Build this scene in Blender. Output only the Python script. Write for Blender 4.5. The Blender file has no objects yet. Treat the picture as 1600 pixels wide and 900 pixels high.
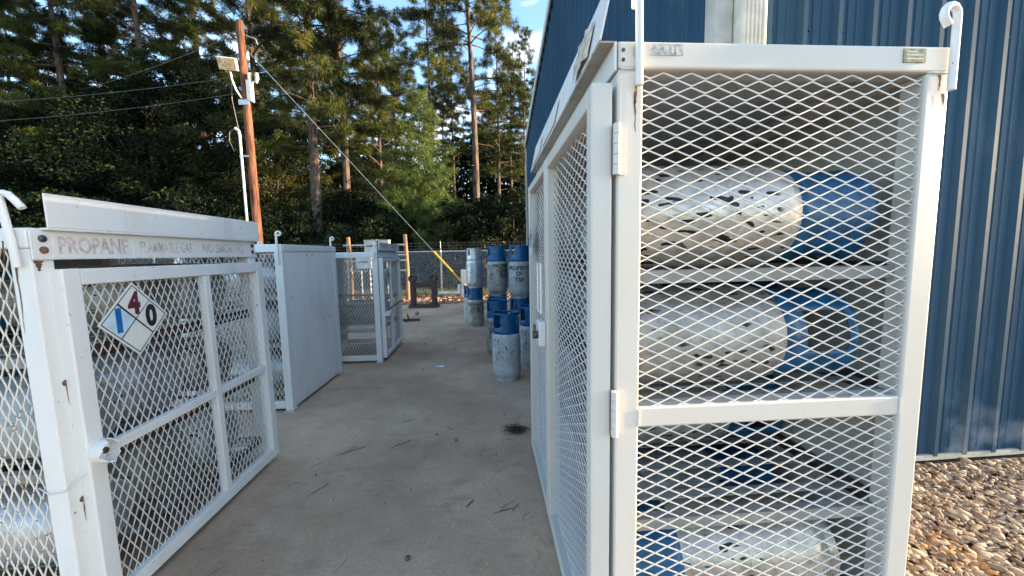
import bpy, math, random
import numpy as np
from mathutils import Vector, Matrix, noise as mnoise

# ------------------------------------------------------------------ camera, sky, sun, exposure
S = bpy.context.scene
COL = S.collection
rad = math.radians

def make_camera():
    f, h, roll, yaw, pitch = 577.0, 1.35, 0.018, rad(3.559), rad(5.313)
    fw = Vector((math.sin(yaw)*math.cos(pitch), math.cos(yaw)*math.cos(pitch), -math.sin(pitch)))
    rt = Vector((math.cos(yaw), -math.sin(yaw), 0))
    up = rt.cross(fw)
    c, s = math.cos(roll), math.sin(roll)
    r2, u2 = c*rt - s*up, s*rt + c*up
    cd = bpy.data.cameras.new('camera')
    cd.sensor_width = 36; cd.lens = f*36/1600
    cd.clip_start = 0.05; cd.clip_end = 2000
    co = bpy.data.objects.new('camera', cd)
    m = Matrix((r2, u2, -fw)).transposed().to_4x4()
    m.translation = (0, 0, h)
    co.matrix_world = m
    COL.objects.link(co); S.camera = co
make_camera()

SUN_EL, SUN_AZ = rad(10), rad(92.4)          # azimuth clockwise from +Y: low sun from the right
sdir = Vector((math.sin(SUN_AZ)*math.cos(SUN_EL), math.cos(SUN_AZ)*math.cos(SUN_EL), math.sin(SUN_EL)))
W = bpy.data.worlds.new('World'); S.world = W; W.use_nodes = True
nt = W.node_tree; nt.nodes.clear()
out = nt.nodes.new('ShaderNodeOutputWorld'); bg = nt.nodes.new('ShaderNodeBackground')
sky = nt.nodes.new('ShaderNodeTexSky'); sky.sky_type = 'NISHITA'; sky.sun_disc = False
sky.sun_elevation = SUN_EL; sky.sun_rotation = SUN_AZ
sky.air_density = 1.0; sky.dust_density = 0.6; sky.ozone_density = 2.2
tc = nt.nodes.new('ShaderNodeTexCoord'); mp = nt.nodes.new('ShaderNodeMapping')
mp.inputs['Scale'].default_value = (1.6, 1.6, 4.0)
nz = nt.nodes.new('ShaderNodeTexNoise'); nz.inputs['Scale'].default_value = 2.2; nz.inputs['Detail'].default_value = 8
cr = nt.nodes.new('ShaderNodeValToRGB'); cr.color_ramp.elements[0].position = .54; cr.color_ramp.elements[1].position = .86
mx = nt.nodes.new('ShaderNodeMix'); mx.data_type = 'RGBA'
mx.inputs['B'].default_value = (6.0, 5.5, 5.1, 1)
L = nt.links
L.new(tc.outputs['Generated'], mp.inputs['Vector']); L.new(mp.outputs[0], nz.inputs['Vector'])
L.new(nz.outputs[0], cr.inputs[0]); L.new(cr.outputs[0], mx.inputs['Factor'])
L.new(sky.outputs[0], mx.inputs['A']); L.new(mx.outputs['Result'], bg.inputs[0]); L.new(bg.outputs[0], out.inputs[0])
bg.inputs[1].default_value = 0.15
sl = bpy.data.lights.new('sun', 'SUN'); sl.energy = 3.8; sl.angle = rad(.6); sl.color = (1, .75, .45)
so = bpy.data.objects.new('sun', sl); so.rotation_euler = sdir.to_track_quat('Z', 'Y').to_euler(); so.location = (20, -5, 12)
COL.objects.link(so)
V = S.view_settings
V.view_transform = 'Standard'; V.look = 'None'; V.exposure = 2.35; V.gamma = 1; V.use_curve_mapping = False

rng = random.Random(7)
NP = np.random.default_rng(11)

# ------------------------------------------------------------------ materials
def mat(name):
    m = bpy.data.materials.new(name); m.use_nodes = True
    return m, m.node_tree.nodes, m.node_tree.links, m.node_tree.nodes['Principled BSDF']
def noise(nd, ln, scale, detail=4, stretch=None, coord='Object', rough=.55, off=None):
    t = nd.new('ShaderNodeTexCoord'); n = nd.new('ShaderNodeTexNoise')
    n.inputs['Scale'].default_value = scale; n.inputs['Detail'].default_value = detail; n.inputs['Roughness'].default_value = rough
    src = t.outputs[coord]
    if stretch or off:
        mpn = nd.new('ShaderNodeMapping')
        if stretch: mpn.inputs['Scale'].default_value = stretch
        if off: mpn.inputs['Location'].default_value = off
        ln.new(src, mpn.inputs['Vector']); src = mpn.outputs[0]
    ln.new(src, n.inputs['Vector'])
    return n.outputs['Fac']
def ramp(nd, ln, src, lo, hi, c0=(0,0,0,1), c1=(1,1,1,1)):
    r = nd.new('ShaderNodeValToRGB'); e = r.color_ramp.elements
    e[0].position, e[1].position = lo, hi; e[0].color, e[1].color = c0, c1
    ln.new(src, r.inputs[0]); return r.outputs[0]
def mix(nd, ln, fac, a, b, mode='MIX'):
    m = nd.new('ShaderNodeMix'); m.data_type = 'RGBA'; m.blend_type = mode
    if isinstance(fac, float): m.inputs['Factor'].default_value = fac
    else: ln.new(fac, m.inputs['Factor'])
    for k, v in (('A', a), ('B', b)):
        if isinstance(v, tuple): m.inputs[k].default_value = v if len(v) == 4 else (*v, 1)
        else: ln.new(v, m.inputs[k])
    return m.outputs['Result']
def bump(nd, ln, bs, src, dist, strength=.5):
    b = nd.new('ShaderNodeBump'); b.inputs['Distance'].default_value = dist; b.inputs['Strength'].default_value = strength
    ln.new(src, b.inputs['Height']); ln.new(b.outputs[0], bs.inputs['Normal'])
def mathn(nd, ln, op, a, b):
    m = nd.new('ShaderNodeMath'); m.operation = op
    for i, v in enumerate((a, b)):
        if isinstance(v, (int, float)): m.inputs[i].default_value = v
        else: ln.new(v, m.inputs[i])
    return m.outputs[0]

MATS = {}
def white_paint(name, base=(.70,.695,.68), rust=.70, dirt=.5, rough=.42, dirtcol=(.50,.47,.42)):
    m, nd, ln, bs = mat(name)
    d1 = ramp(nd, ln, noise(nd, ln, 5, 8, (1,1,.35)), .48, .78)
    c = mix(nd, ln, mathn(nd, ln, 'MULTIPLY', d1, dirt), base, dirtcol)
    fine = ramp(nd, ln, noise(nd, ln, 90, 5), .62, .74)
    c = mix(nd, ln, mathn(nd, ln, 'MULTIPLY', fine, .25*dirt+.03), c, (.42,.40,.37))
    dr_ = ramp(nd, ln, noise(nd, ln, 1, 6, (34,34,1.6), rough=.6, off=(5,3,1)), .60, .78)
    c = mix(nd, ln, mathn(nd, ln, 'MULTIPLY', dr_, .28*dirt+.08), c, (.45,.37,.28))
    chip = ramp(nd, ln, noise(nd, ln, 42, 3, off=(2,8,5), rough=.6), rust+.005, rust+.02)
    c = mix(nd, ln, chip, c, (.20,.17,.15))
    rs = ramp(nd, ln, noise(nd, ln, 17, 6, rough=.7), rust, rust+.025)
    c = mix(nd, ln, rs, c, (.17,.075,.035))
    halo = ramp(nd, ln, noise(nd, ln, 17, 6, rough=.7), rust-.07, rust+.02)
    c = mix(nd, ln, mathn(nd, ln, 'MULTIPLY', halo, .35), c, (.50,.34,.2))
    ln.new(c, bs.inputs['Base Color']); bs.inputs['Roughness'].default_value = rough
    bump(nd, ln, bs, noise(nd, ln, 60, 4), .0006, .35)
    MATS[name] = m
white_paint('white_paint')
white_paint('white_clean', base=(.575,.55,.505), rust=.76, dirt=.45)
white_paint('white_dirty', base=(.68,.68,.66), rust=.72, dirt=.8)
white_paint('mesh_white', base=(.66,.64,.61), rust=.73, dirt=.45)
white_paint('mesh_rusty', base=(.72,.69,.62), rust=.615, dirt=.5)
white_paint('sheet_white', base=(.74,.74,.72), rust=.735, dirt=.4)
white_paint('sign_white', base=(.70,.70,.66), rust=.80, dirt=.4)
white_paint('grime', base=(.33,.29,.23), rust=.70, dirt=1.0, dirtcol=(.12,.11,.09))
white_paint('shelf_grey', base=(.25,.245,.235), rust=.68, dirt=.7, rough=.5)
white_paint('inner_shaded_white', base=(.38,.36,.335), rust=.74, dirt=.6, rough=.5)  # white paint inside the tall cage, its shade put into the colour
white_paint('grey_paint', base=(.42,.44,.44), rust=.76, dirt=.5, rough=.5)

def plain(name, col, rough=.5, metal=0.0, var=.18, scale=14, bmp=0.0, stretch=None):
    m, nd, ln, bs = mat(name)
    n = noise(nd, ln, scale, 6, stretch)
    dark = tuple(x*(1-var*2) for x in col); lite = tuple(min(1, x*(1+var)) for x in col)
    ln.new(ramp(nd, ln, n, .32, .72, (*dark,1), (*lite,1)), bs.inputs['Base Color'])
    bs.inputs['Roughness'].default_value = rough; bs.inputs['Metallic'].default_value = metal
    if bmp: bump(nd, ln, bs, n, bmp, .6)
    MATS[name] = m
plain('rust', (.17,.075,.04), .85, 0, .4, 60, .001)
plain('dark_steel', (.06,.03,.025), .7, 0, .35, 25, .002)
plain('bolt', (.12,.11,.10), .45, .7, .3, 60)
plain('blue_collar', (.0015,.095,.225), .42, 0, .3, 22)
plain('blue_mark', (.012,.13,.42), .5, 0, .2, 30)
plain('maroon_mark', (.12,.022,.03), .5, 0, .2, 60)
plain('black_mark', (.022,.022,.02), .55, 0, .3, 60)
plain('stencil_black', (.016,.016,.018), .7, 0, .4, 80)
plain('faded_red', (.67,.565,.54), .6, 0, .22, 40)
plain('faded_red_strong', (.62,.24,.22), .6, 0, .3, 40)
plain('faded_grey', (.55,.54,.52), .6, 0, .2, 60)
plain('pale_blue_print', (.50,.66,.76), .5, 0, .12, 20)
plain('sticker_grey', (.47,.49,.47), .5, 0, .25, 90)
plain('brass_plate', (.36,.30,.17), .45, .35, .3, 120)
plain('plate_text', (.72,.66,.5), .5, 0, .1, 60)
plain('brass', (.42,.27,.08), .4, .9, .25, 60)
plain('cream_trim', (.62,.57,.48), .5, 0, .1, 9)
plain('trim_grey', (.45,.43,.38), .5, 0, .12, 9)
plain('screw_dark', (.03,.05,.08), .5, .3, .2, 30)
plain('galvanised', (.48,.49,.50), .42, .65, .2, 20)
plain('wire_dark', (.16,.16,.16), .5, .4, .2, 20)
plain('yellow_guard', (.72,.40,.03), .5, 0, .15, 12)
plain('cabinet_grey', (.42,.43,.42), .5, 0, .12, 10)
plain('cabinet_light', (.60,.61,.60), .5, 0, .12, 10)
plain('timber', (.27,.17,.09), .85, 0, .3, 18, .004, (1,1,.12))
plain('pole_timber', (.19,.07,.034), .85, 0, .5, 16, .006, (1,1,.08))
plain('pvc', (.72,.70,.65), .45, 0, .12, 8)
plain('lens', (.30,.25,.17), .3, 0, .3, 12)
plain('stick', (.06,.04,.028), .9, 0, .4, 60)
plain('pine_straw', (.11,.065,.038), .9, 0, .4, 40)
plain('stone', (.30,.27,.24), .9, 0, .3, 50, .003)
plain('paper', (.66,.68,.72), .8, 0, .12, 30)
plain('leaf_litter', (.17,.10,.055), .9, 0, .4, 40)
plain('bark', (.125,.088,.068), .95, 0, .42, 9, .03, (1,1,.25))
plain('bark_dark', (.06,.05,.042), .95, 0, .4, 8, .03, (1,1,.25))
plain('peel', (.55,.45,.36), .8, 0, .25, 40)
plain('roof_metal', (.30,.32,.34), .45, .5, .1, 5)
plain('inner_brown', (.25,.2,.17), .7, 0, .3, 5)

def cyl_mat(name, base, metal, marks, stain, rough=.42):
    m, nd, ln, bs = mat(name)
    c = ramp(nd, ln, noise(nd, ln, 11, 9, rough=.75), .3, .7, (*[x*.48 for x in base],1), (*[min(1,x*1.16) for x in base],1))
    st = ramp(nd, ln, noise(nd, ln, 6, 8, rough=.65, off=(3.3,1,7)), .5, .72)
    c = mix(nd, ln, mathn(nd, ln, 'MULTIPLY', st, stain), c, (.20,.155,.11))
    spk = ramp(nd, ln, noise(nd, ln, 120, 6, rough=.75), .60, .66)
    c = mix(nd, ln, mathn(nd, ln, 'MULTIPLY', spk, .55), c, (.12,.11,.10))
    if marks:
        mk = ramp(nd, ln, noise(nd, ln, 1, 0.0, (62,62,24), rough=.4), marks, marks+.012)
        msk = ramp(nd, ln, noise(nd, ln, 5, 2, off=(9,2,4)), .47, .52)
        c = mix(nd, ln, mathn(nd, ln, 'MULTIPLY', mk, msk), c, (.018,.018,.02))
    sc = ramp(nd, ln, noise(nd, ln, 1, 3, (160,160,12)), .66, .70)
    c = mix(nd, ln, mathn(nd, ln, 'MULTIPLY', sc, .4), c, (.13,.12,.11))
    ln.new(c, bs.inputs['Base Color'])
    bs.inputs['Metallic'].default_value = metal
    rr = ramp(nd, ln, noise(nd, ln, 14, 6), .3, .7, (rough-.08,)*3+(1,), (rough+.25,)*3+(1,))
    ln.new(rr, bs.inputs['Roughness'])
    bump(nd, ln, bs, noise(nd, ln, 24, 6), .0018, .4)
    MATS[name] = m
cyl_mat('cyl_silver', (.62,.58,.52), .55, .65, .65, .30)
cyl_mat('cyl_galv', (.42,.41,.385), .45, .68, .9, .40)
cyl_mat('cyl_grey', (.40,.41,.41), .15, 0, .5, .5)
cyl_mat('cyl_paint', (.46,.50,.52), .05, .70, .18, .45)
cyl_mat('cyl_alu', (.62,.64,.67), .6, 0, .1, .32)

def concrete():
    m, nd, ln, bs = mat('concrete')
    c = ramp(nd, ln, noise(nd, ln, .9, 9, rough=.62), .33, .68, (.33,.222,.142,1), (.70,.505,.335,1))
    w = ramp(nd, ln, noise(nd, ln, 2.3, 8, rough=.7, off=(4,9,1)), .52, .70)
    c = mix(nd, ln, mathn(nd, ln, 'MULTIPLY', w, .5), c, (.62,.49,.36))
    w2 = ramp(nd, ln, noise(nd, ln, 3.1, 7, (1,2.2,1), rough=.65, off=(1,5,2)), .56, .72)
    c = mix(nd, ln, mathn(nd, ln, 'MULTIPLY', w2, .55), c, (.25,.17,.115))
    g = ramp(nd, ln, noise(nd, ln, 160, 5, rough=.8), .40, .66)
    c = mix(nd, ln, mathn(nd, ln, 'MULTIPLY', g, .35), c, (.18,.135,.10))
    gm = ramp(nd, ln, noise(nd, ln, 55, 6, rough=.85, off=(3,1,8)), .36, .66)
    c = mix(nd, ln, mathn(nd, ln, 'MULTIPLY', gm, .42), c, (.16,.118,.085))
    scr = ramp(nd, ln, noise(nd, ln, 1, 4, (9,70,9), rough=.7, off=(1,2,3)), .62, .70)
    c = mix(nd, ln, mathn(nd, ln, 'MULTIPLY', scr, .35), c, (.60,.50,.40))
    g2 = ramp(nd, ln, noise(nd, ln, 70, 3), .66, .70)
    c = mix(nd, ln, mathn(nd, ln, 'MULTIPLY', g2, .5), c, (.68,.62,.55))
    sp = ramp(nd, ln, noise(nd, ln, 38, 2, off=(7,7,7)), .745, .76)
    c = mix(nd, ln, mathn(nd, ln, 'MULTIPLY', sp, .8), c, (.04,.035,.03))
    # brushed streaks across the slab and hairline cracks
    t = nd.new('ShaderNodeTexCoord'); vo = nd.new('ShaderNodeTexVoronoi'); vo.feature = 'DISTANCE_TO_EDGE'
    vo.inputs['Scale'].default_value = .45
    n3 = nd.new('ShaderNodeTexNoise'); n3.inputs['Scale'].default_value = 2.5; n3.inputs['Detail'].default_value = 6
    ln.new(t.outputs['Object'], n3.inputs['Vector'])
    wv = mix(nd, ln, .22, t.outputs['Object'], n3.outputs['Color']); ln.new(wv, vo.inputs['Vector'])
    ck = ramp(nd, ln, vo.outputs['Distance'], .0015, .004, (1,1,1,1), (0,0,0,1))
    c = mix(nd, ln, mathn(nd, ln, 'MULTIPLY', ck, .0), c, (.07,.06,.05))
    ln.new(c, bs.inputs['Base Color'])
    bs.inputs['Roughness'].default_value = .88
    hsum = mathn(nd, ln, 'ADD', noise(nd, ln, 120, 6, rough=.7), mathn(nd, ln, 'MULTIPLY', noise(nd, ln, 6, 5, (1,3,1)), 1.5))
    bump(nd, ln, bs, hsum, .004, .7)
    MATS['concrete'] = m
concrete()

def ground_mat(name, cols, scale, bmp, rough=.95):
    m, nd, ln, bs = mat(name)
    c = ramp(nd, ln, noise(nd, ln, scale, 9, rough=.7), .35, .66, (*cols[0],1), (*cols[1],1))
    w = ramp(nd, ln, noise(nd, ln, scale*.15, 5), .45, .6)
    c = mix(nd, ln, w, c, (*cols[2],1))
    ln.new(c, bs.inputs['Base Color']); bs.inputs['Roughness'].default_value = rough
    bump(nd, ln, bs, noise(nd, ln, scale*2, 7, rough=.75), bmp, .8)
    MATS[name] = m
ground_mat('forest_floor', ((.035,.026,.016),(.11,.075,.045),(.06,.065,.025)), 6, .06)
ground_mat('gravel_bed', ((.10,.075,.055),(.26,.20,.15),(.2,.15,.11)), 45, .02)
ground_mat('mulch', ((.11,.055,.035),(.33,.18,.12),(.26,.16,.11)), 16, .04)

def attr_mat(name, stops, rough, transl=0.0, spec=.3):
    m, nd, ln, bs = mat(name)
    a = nd.new('ShaderNodeAttribute'); a.attribute_name = 'rnd'
    r = nd.new('ShaderNodeValToRGB'); el = r.color_ramp.elements
    while len(el) < len(stops): el.new(.5)
    for e, (p, c) in zip(el, stops): e.position = p; e.color = (*c, 1)
    ln.new(a.outputs['Fac'], r.inputs[0]); ln.new(r.outputs[0], bs.inputs['Base Color'])
    bs.inputs['Roughness'].default_value = rough
    bs.inputs['Specular IOR Level'].default_value = spec
    if transl:
        o = nd['Material Output']; tr = nd.new('ShaderNodeBsdfTranslucent'); ms = nd.new('ShaderNodeMixShader')
        ln.new(r.outputs[0], tr.inputs[0]); ms.inputs[0].default_value = transl
        ln.new(bs.outputs[0], ms.inputs[1]); ln.new(tr.outputs[0], ms.inputs[2]); ln.new(ms.outputs[0], o.inputs['Surface'])
    MATS[name] = m; return m
attr_mat('pine_needles', [(0,(.009,.018,.005)),(.45,(.032,.048,.009)),(.8,(.11,.125,.018)),(1,(.17,.14,.03))], .5, .3)  # yellow tones stand in for golden sunlight, the dark end for shade
attr_mat('young_needles', [(0,(.035,.07,.018)),(.6,(.085,.13,.025)),(1,(.13,.16,.035))], .5, .3)
attr_mat('leaves_dark', [(0,(.004,.009,.0035)),(.6,(.009,.017,.005)),(1,(.034,.040,.010))], .6, .2, .15)
attr_mat('leaves_olive', [(0,(.015,.024,.006)),(.6,(.04,.045,.011)),(1,(.10,.085,.02))], .55, .25)
attr_mat('grass_blades', [(0,(.05,.07,.015)),(.6,(.11,.12,.03)),(1,(.2,.17,.07))], .6, .25)
pm = attr_mat('pebbles', [(0,(.14,.10,.07)),(.25,(.29,.215,.15)),(.6,(.42,.32,.23)),(.82,(.50,.40,.30)),(.93,(.62,.49,.36)),(.96,(.40,.20,.09)),(1,(.46,.24,.11))], .9, 0, .2)
nd, ln, bs = pm.node_tree.nodes, pm.node_tree.links, pm.node_tree.nodes['Principled BSDF']
bump(nd, ln, bs, noise(nd, ln, 140, 5), .003, .6)
attr_mat('red_stones', [(0,(.14,.075,.05)),(.5,(.33,.18,.12)),(.9,(.48,.32,.22)),(1,(.6,.5,.4))], .85)

def blue_wall():
    m, nd, ln, bs = mat('blue_steel')
    c = ramp(nd, ln, noise(nd, ln, 1.3, 6, (1,1,.25)), .3, .75, (.019,.056,.098,1), (.032,.078,.128,1))
    dust = ramp(nd, ln, noise(nd, ln, 3.5, 8, (1,1,.5), rough=.7), .55, .8)
    c = mix(nd, ln, mathn(nd, ln, 'MULTIPLY', dust, .3), c, (.16,.21,.27))
    # paler blotches toward the ground (object z = height)
    t = nd.new('ShaderNodeTexCoord'); sp = nd.new('ShaderNodeSeparateXYZ'); ln.new(t.outputs['Object'], sp.inputs[0])
    low = nd.new('ShaderNodeMapRange'); low.inputs['From Min'].default_value = .55; low.inputs['From Max'].default_value = .1
    ln.new(sp.outputs['Z'], low.inputs['Value'])
    n = ramp(nd, ln, noise(nd, ln, 3.0, 8, off=(2.1,0,0)), .50, .72)
    c = mix(nd, ln, mathn(nd, ln, 'MULTIPLY', mathn(nd, ln, 'MULTIPLY', low.outputs[0], n), .7), c, (.34,.38,.42))
    ln.new(c, bs.inputs['Base Color']); bs.inputs['Roughness'].default_value = .55; bs.inputs['Specular IOR Level'].default_value = .12
    bump(nd, ln, bs, noise(nd, ln, 5, 3), .004, .2)
    MATS['blue_steel'] = m
blue_wall()

# ------------------------------------------------------------------ mesh helpers
class B:
    def __init__(s): s.v, s.f = [], []
    def add(s, vs, fs):
        o = len(s.v); s.v += [tuple(p) for p in vs]; s.f += [tuple(i+o for i in q) for q in fs]; return s
    def box(s, a, b):
        x0,x1 = sorted((a[0],b[0])); y0,y1 = sorted((a[1],b[1])); z0,z1 = sorted((a[2],b[2]))
        return s.add([(x0,y0,z0),(x1,y0,z0),(x1,y1,z0),(x0,y1,z0),(x0,y0,z1),(x1,y0,z1),(x1,y1,z1),(x0,y1,z1)],
                     [(0,3,2,1),(4,5,6,7),(0,1,5,4),(1,2,6,5),(2,3,7,6),(3,0,4,7)])
    def tube(s, path, r, seg=8, caps=True):
        P = [Vector(p) for p in path]; n = len(P)
        rr = r if isinstance(r, (list, tuple)) else [r]*n
        vs, fs = [], []; prev = None
        for i, p in enumerate(P):
            t = (P[min(i+1,n-1)] - P[max(i-1,0)]).normalized()
            a = prev if prev is not None else (Vector((0,0,1)) if abs(t.z) < .9 else Vector((1,0,0)))
            a = (a - t*a.dot(t)).normalized(); prev = a; b = t.cross(a)
            for k in range(seg):
                q = 2*math.pi*k/seg; vs.append(p + (a*math.cos(q) + b*math.sin(q))*rr[i])
        for i in range(n-1):
            for k in range(seg):
                k2 = (k+1) % seg; fs.append((i*seg+k, i*seg+k2, (i+1)*seg+k2, (i+1)*seg+k))
        if caps: fs += [tuple(range(seg))[::-1], tuple((n-1)*seg+k for k in range(seg))]
        return s.add(vs, fs)
    def lathe(s, prof, seg=40):
        vs, fs, n = [], [], len(prof)
        for r, z in prof:
            for k in range(seg):
                q = 2*math.pi*k/seg; vs.append((r*math.cos(q), r*math.sin(q), z))
        for i in range(n-1):
            for k in range(seg):
                k2 = (k+1) % seg; fs.append((i*seg+k, i*seg+k2, (i+1)*seg+k2, (i+1)*seg+k))
        if prof[0][0] > 1e-4: fs.append(tuple(range(seg))[::-1])
        if prof[-1][0] > 1e-4: fs.append(tuple((n-1)*seg+k for k in range(seg)))
        return s.add(vs, fs)
    def quad(s, *p): return s.add(p, [tuple(range(len(p)))])
    def mesh(s, name, m, smooth=False):
        me = bpy.data.meshes.new(name); me.from_pydata(s.v, [], s.f); me.update()
        if m: me.materials.append(MATS[m] if isinstance(m, str) else m)
        if smooth:
            me.polygons.foreach_set('use_smooth', [True]*len(me.polygons)); me.set_sharp_from_angle(angle=rad(38))
        return me
    def build(s, name, m, parent=None, smooth=False, bevel=0, loc=(0,0,0)):
        return link(name, s.mesh(name, m, smooth), parent, bevel, loc)
def link(name, me, parent=None, bevel=0, loc=(0,0,0), rot=(0,0,0)):
    o = bpy.data.objects.new(name, me); COL.objects.link(o); o.parent = parent; o.location = loc; o.rotation_euler = rot
    if bevel:
        b = o.modifiers.new('bevel', 'BEVEL'); b.width = bevel; b.segments = 2; b.limit_method = 'ANGLE'
    return o
def tag(o, label, cat, group=None):
    o['label'] = label; o['category'] = cat
    if group: o['group'] = group
    return o
def thing(name, label, cat, loc=(0,0,0), rot=(0,0,0), group=None):
    o = bpy.data.objects.new(name, None); COL.objects.link(o); o.location = loc; o.rotation_euler = rot
    o.empty_display_size = .1
    return tag(o, label, cat, group)
def struct(o): o['kind'] = 'structure'; return o
def np_mesh(name, verts, tris, m, rnd=None, smooth=False):
    me = bpy.data.meshes.new(name); nv, nf = len(verts), len(tris); k = tris.shape[1]
    me.vertices.add(nv); me.vertices.foreach_set('co', verts.astype(np.float32).ravel())
    me.loops.add(nf*k); me.loops.foreach_set('vertex_index', tris.astype(np.int32).ravel())
    me.polygons.add(nf); me.polygons.foreach_set('loop_start', np.arange(0, nf*k, k, dtype=np.int32))
    if smooth: me.polygons.foreach_set('use_smooth', np.ones(nf, dtype=bool))
    me.update(calc_edges=True)
    if rnd is not None:
        a = me.attributes.new('rnd', 'FLOAT', 'POINT'); a.data.foreach_set('value', rnd.astype(np.float32))
    me.materials.append(MATS[m]); return me

_tc = {}
def text_geo(s, size=1.0, bold=.0, sx=1.0):
    key = (s, bold)
    if key not in _tc:
        cu = bpy.data.curves.new('lettering', 'FONT'); cu.body = s; cu.size = 1; cu.align_x = 'CENTER'; cu.align_y = 'CENTER'
        cu.offset = bold; cu.resolution_u = 3
        ob = bpy.data.objects.new('lettering_source', cu); COL.objects.link(ob)
        dg = bpy.context.evaluated_depsgraph_get(); me = ob.evaluated_get(dg).to_mesh()
        _tc[key] = ([tuple(v.co) for v in me.vertices], [tuple(p.vertices) for p in me.polygons])
        ob.evaluated_get(dg).to_mesh_clear(); bpy.data.objects.remove(ob); bpy.data.curves.remove(cu)
    v, f = _tc[key]
    return [(x*size*sx, y*size) for x, y, _ in v], f
def text_obj(name, s, size, m, parent, fn, bold=.0, sx=1.0):
    v, f = text_geo(s, size, bold, sx); b = B(); b.add([fn(x, y) for x, y in v], f)
    return b.build(name, m, parent)

def expanded(U, Vv, fn, lwd=.073, swd=.035, w=.0035, t=.003, axis=0, d0=0.0):
    """expanded metal sheet, U x Vv, long diamonds along axis 0 (u) or 1 (v); fn(u, v, d) -> xyz"""
    b = B(); A_len, B_len = (U, Vv) if axis == 0 else (Vv, U)
    rows = int(B_len/(swd/2)); amp = swd/4 - w/2 - .0001
    nh = int(A_len/(lwd/2)) + 1
    for k in range(rows+1):
        bc = k*swd/2
        if bc > B_len: break
        pts = []
        for i in range(nh+1):
            up = 1 if (i + k) % 2 == 0 else -1
            for q in (-.028, .028):
                a = min(max(i*lwd/2 + q*lwd, 0), A_len)
                pts.append((a, bc + up*amp, up*.0012))
        vs, fs = [], []
        for a, c, d in pts:
            for db, dd in ((-w/2,-t/2),(w/2,-t/2),(w/2,t/2),(-w/2,t/2)):
                bb = min(max(c+db, 0), B_len)
                u, v = (a, bb) if axis == 0 else (bb, a)
                vs.append(fn(u, v, d + dd + d0))
        for i in range(len(pts)-1):
            for q in range(4): fs.append((i*4+q, i*4+(q+1)%4, (i+1)*4+(q+1)%4, (i+1)*4+q))
        b.add(vs, fs)
    return b

# ------------------------------------------------------------------ the setting
g = B(); 
n = 40; X0, X1, Y0, Y1 = -300, 300, -200, 500
g.add([(X0,Y0,-.05),(X1,Y0,-.05),(X1,Y1,-.05),(X0,Y1,-.05)], [(0,1,2,3)])
struct(g.build('ground', 'forest_floor'))
struct(B().box((-5.2,-4,-.2),(1.262,10.25,0)).build('concrete_slab', 'concrete', bevel=.01))
struct(B().add([(1.264,-4,-.03),(9,-4,-.03),(9,2.4,-.03),(1.264,2.4,-.03)], [(0,1,2,3)]).build('gravel_bed', 'gravel_bed'))
struct(B().add([(-12,10.252,-.034),(3,10.252,-.034),(3,12.9,-.02),(-12,12.9,-.02)], [(0,1,2,3)]).build('mulch_bed', 'mulch'))

def ico():
    import bmesh
    bm = bmesh.new(); bmesh.ops.create_icosphere(bm, subdivisions=2, radius=1)
    v = np.array([x.co[:] for x in bm.verts]); f = np.array([[q.index for q in p.verts] for p in bm.faces]); bm.free(); return v, f
def ico1():
    import bmesh
    bm = bmesh.new(); bmesh.ops.create_icosphere(bm, subdivisions=1, radius=1)
    v = np.array([x.co[:] for x in bm.verts]); f = np.array([[q.index for q in p.verts] for p in bm.faces]); bm.free(); return v, f
def rotz(a):
    c, s = np.cos(a), np.sin(a); z = np.zeros_like(a); o = np.ones_like(a)
    return np.stack([np.stack([c,-s,z],-1), np.stack([s,c,z],-1), np.stack([z,z,o],-1)], -2)
def roty(a):
    c, s = np.cos(a), np.sin(a); z = np.zeros_like(a); o = np.ones_like(a)
    return np.stack([np.stack([c,z,s],-1), np.stack([z,o,z],-1), np.stack([-s,z,c],-1)], -2)
def stones(n, base, pos, size, m, name, aspect=(1,.72,.5)):
    v, f = base; k = len(v)
    sc = size[:,None]*np.array(aspect)*NP.uniform(.75,1.25,(n,3))
    vv = v[None]*(1 + .22*NP.standard_normal((n,k,1))*.6)
    R = rotz(NP.uniform(0,6.28,n)) @ roty(NP.normal(0,.35,n))
    P = np.einsum('nij,nkj->nki', R, vv*sc[:,None]) + pos[:,None]
    F = f[None] + (np.arange(n)*k)[:,None,None]
    rv = NP.uniform(0,.93,n)
    if m == 'pebbles':
        rv[(((pos[:,0]-2.02)/.10)**2 + ((pos[:,1]-1.40)/.16)**2 + NP.normal(0,.5,n) < 1) & (NP.uniform(0,1,n) < .4)] = .985
    rn = np.repeat(rv, k)
    return np_mesh(name, P.reshape(-1,3), F.reshape(-1,3), m, rn, True)
n = 13000
px = 1.30 + 2.6*NP.uniform(0,1,n); py = NP.uniform(.98,2.03,n)
sz = np.clip(NP.lognormal(math.log(.0115),.36,n), .006, .030)
o = link('gravel', stones(n, ico(), np.stack([px,py,-.022+NP.uniform(0,.016,n)+sz*.15],-1), sz, 'pebbles', 'gravel', (1.3,.72,.42)))
o['kind'] = 'stuff'; tag(o, 'loose tan river gravel along the foot of the blue metal building', 'gravel')
n = 5200
px = NP.uniform(-8,1.4,n); py = NP.uniform(10.2,12.8,n); sz = np.clip(NP.lognormal(math.log(.036),.4,n), .015, .09)
o = link('rubble', stones(n, ico1(), np.stack([px,py,-.02+NP.uniform(0,.03,n)],-1), sz, 'red_stones', 'rubble'))
o['kind'] = 'stuff'; tag(o, 'reddish sunlit stones in front of the chain link fence', 'stones')

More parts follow.
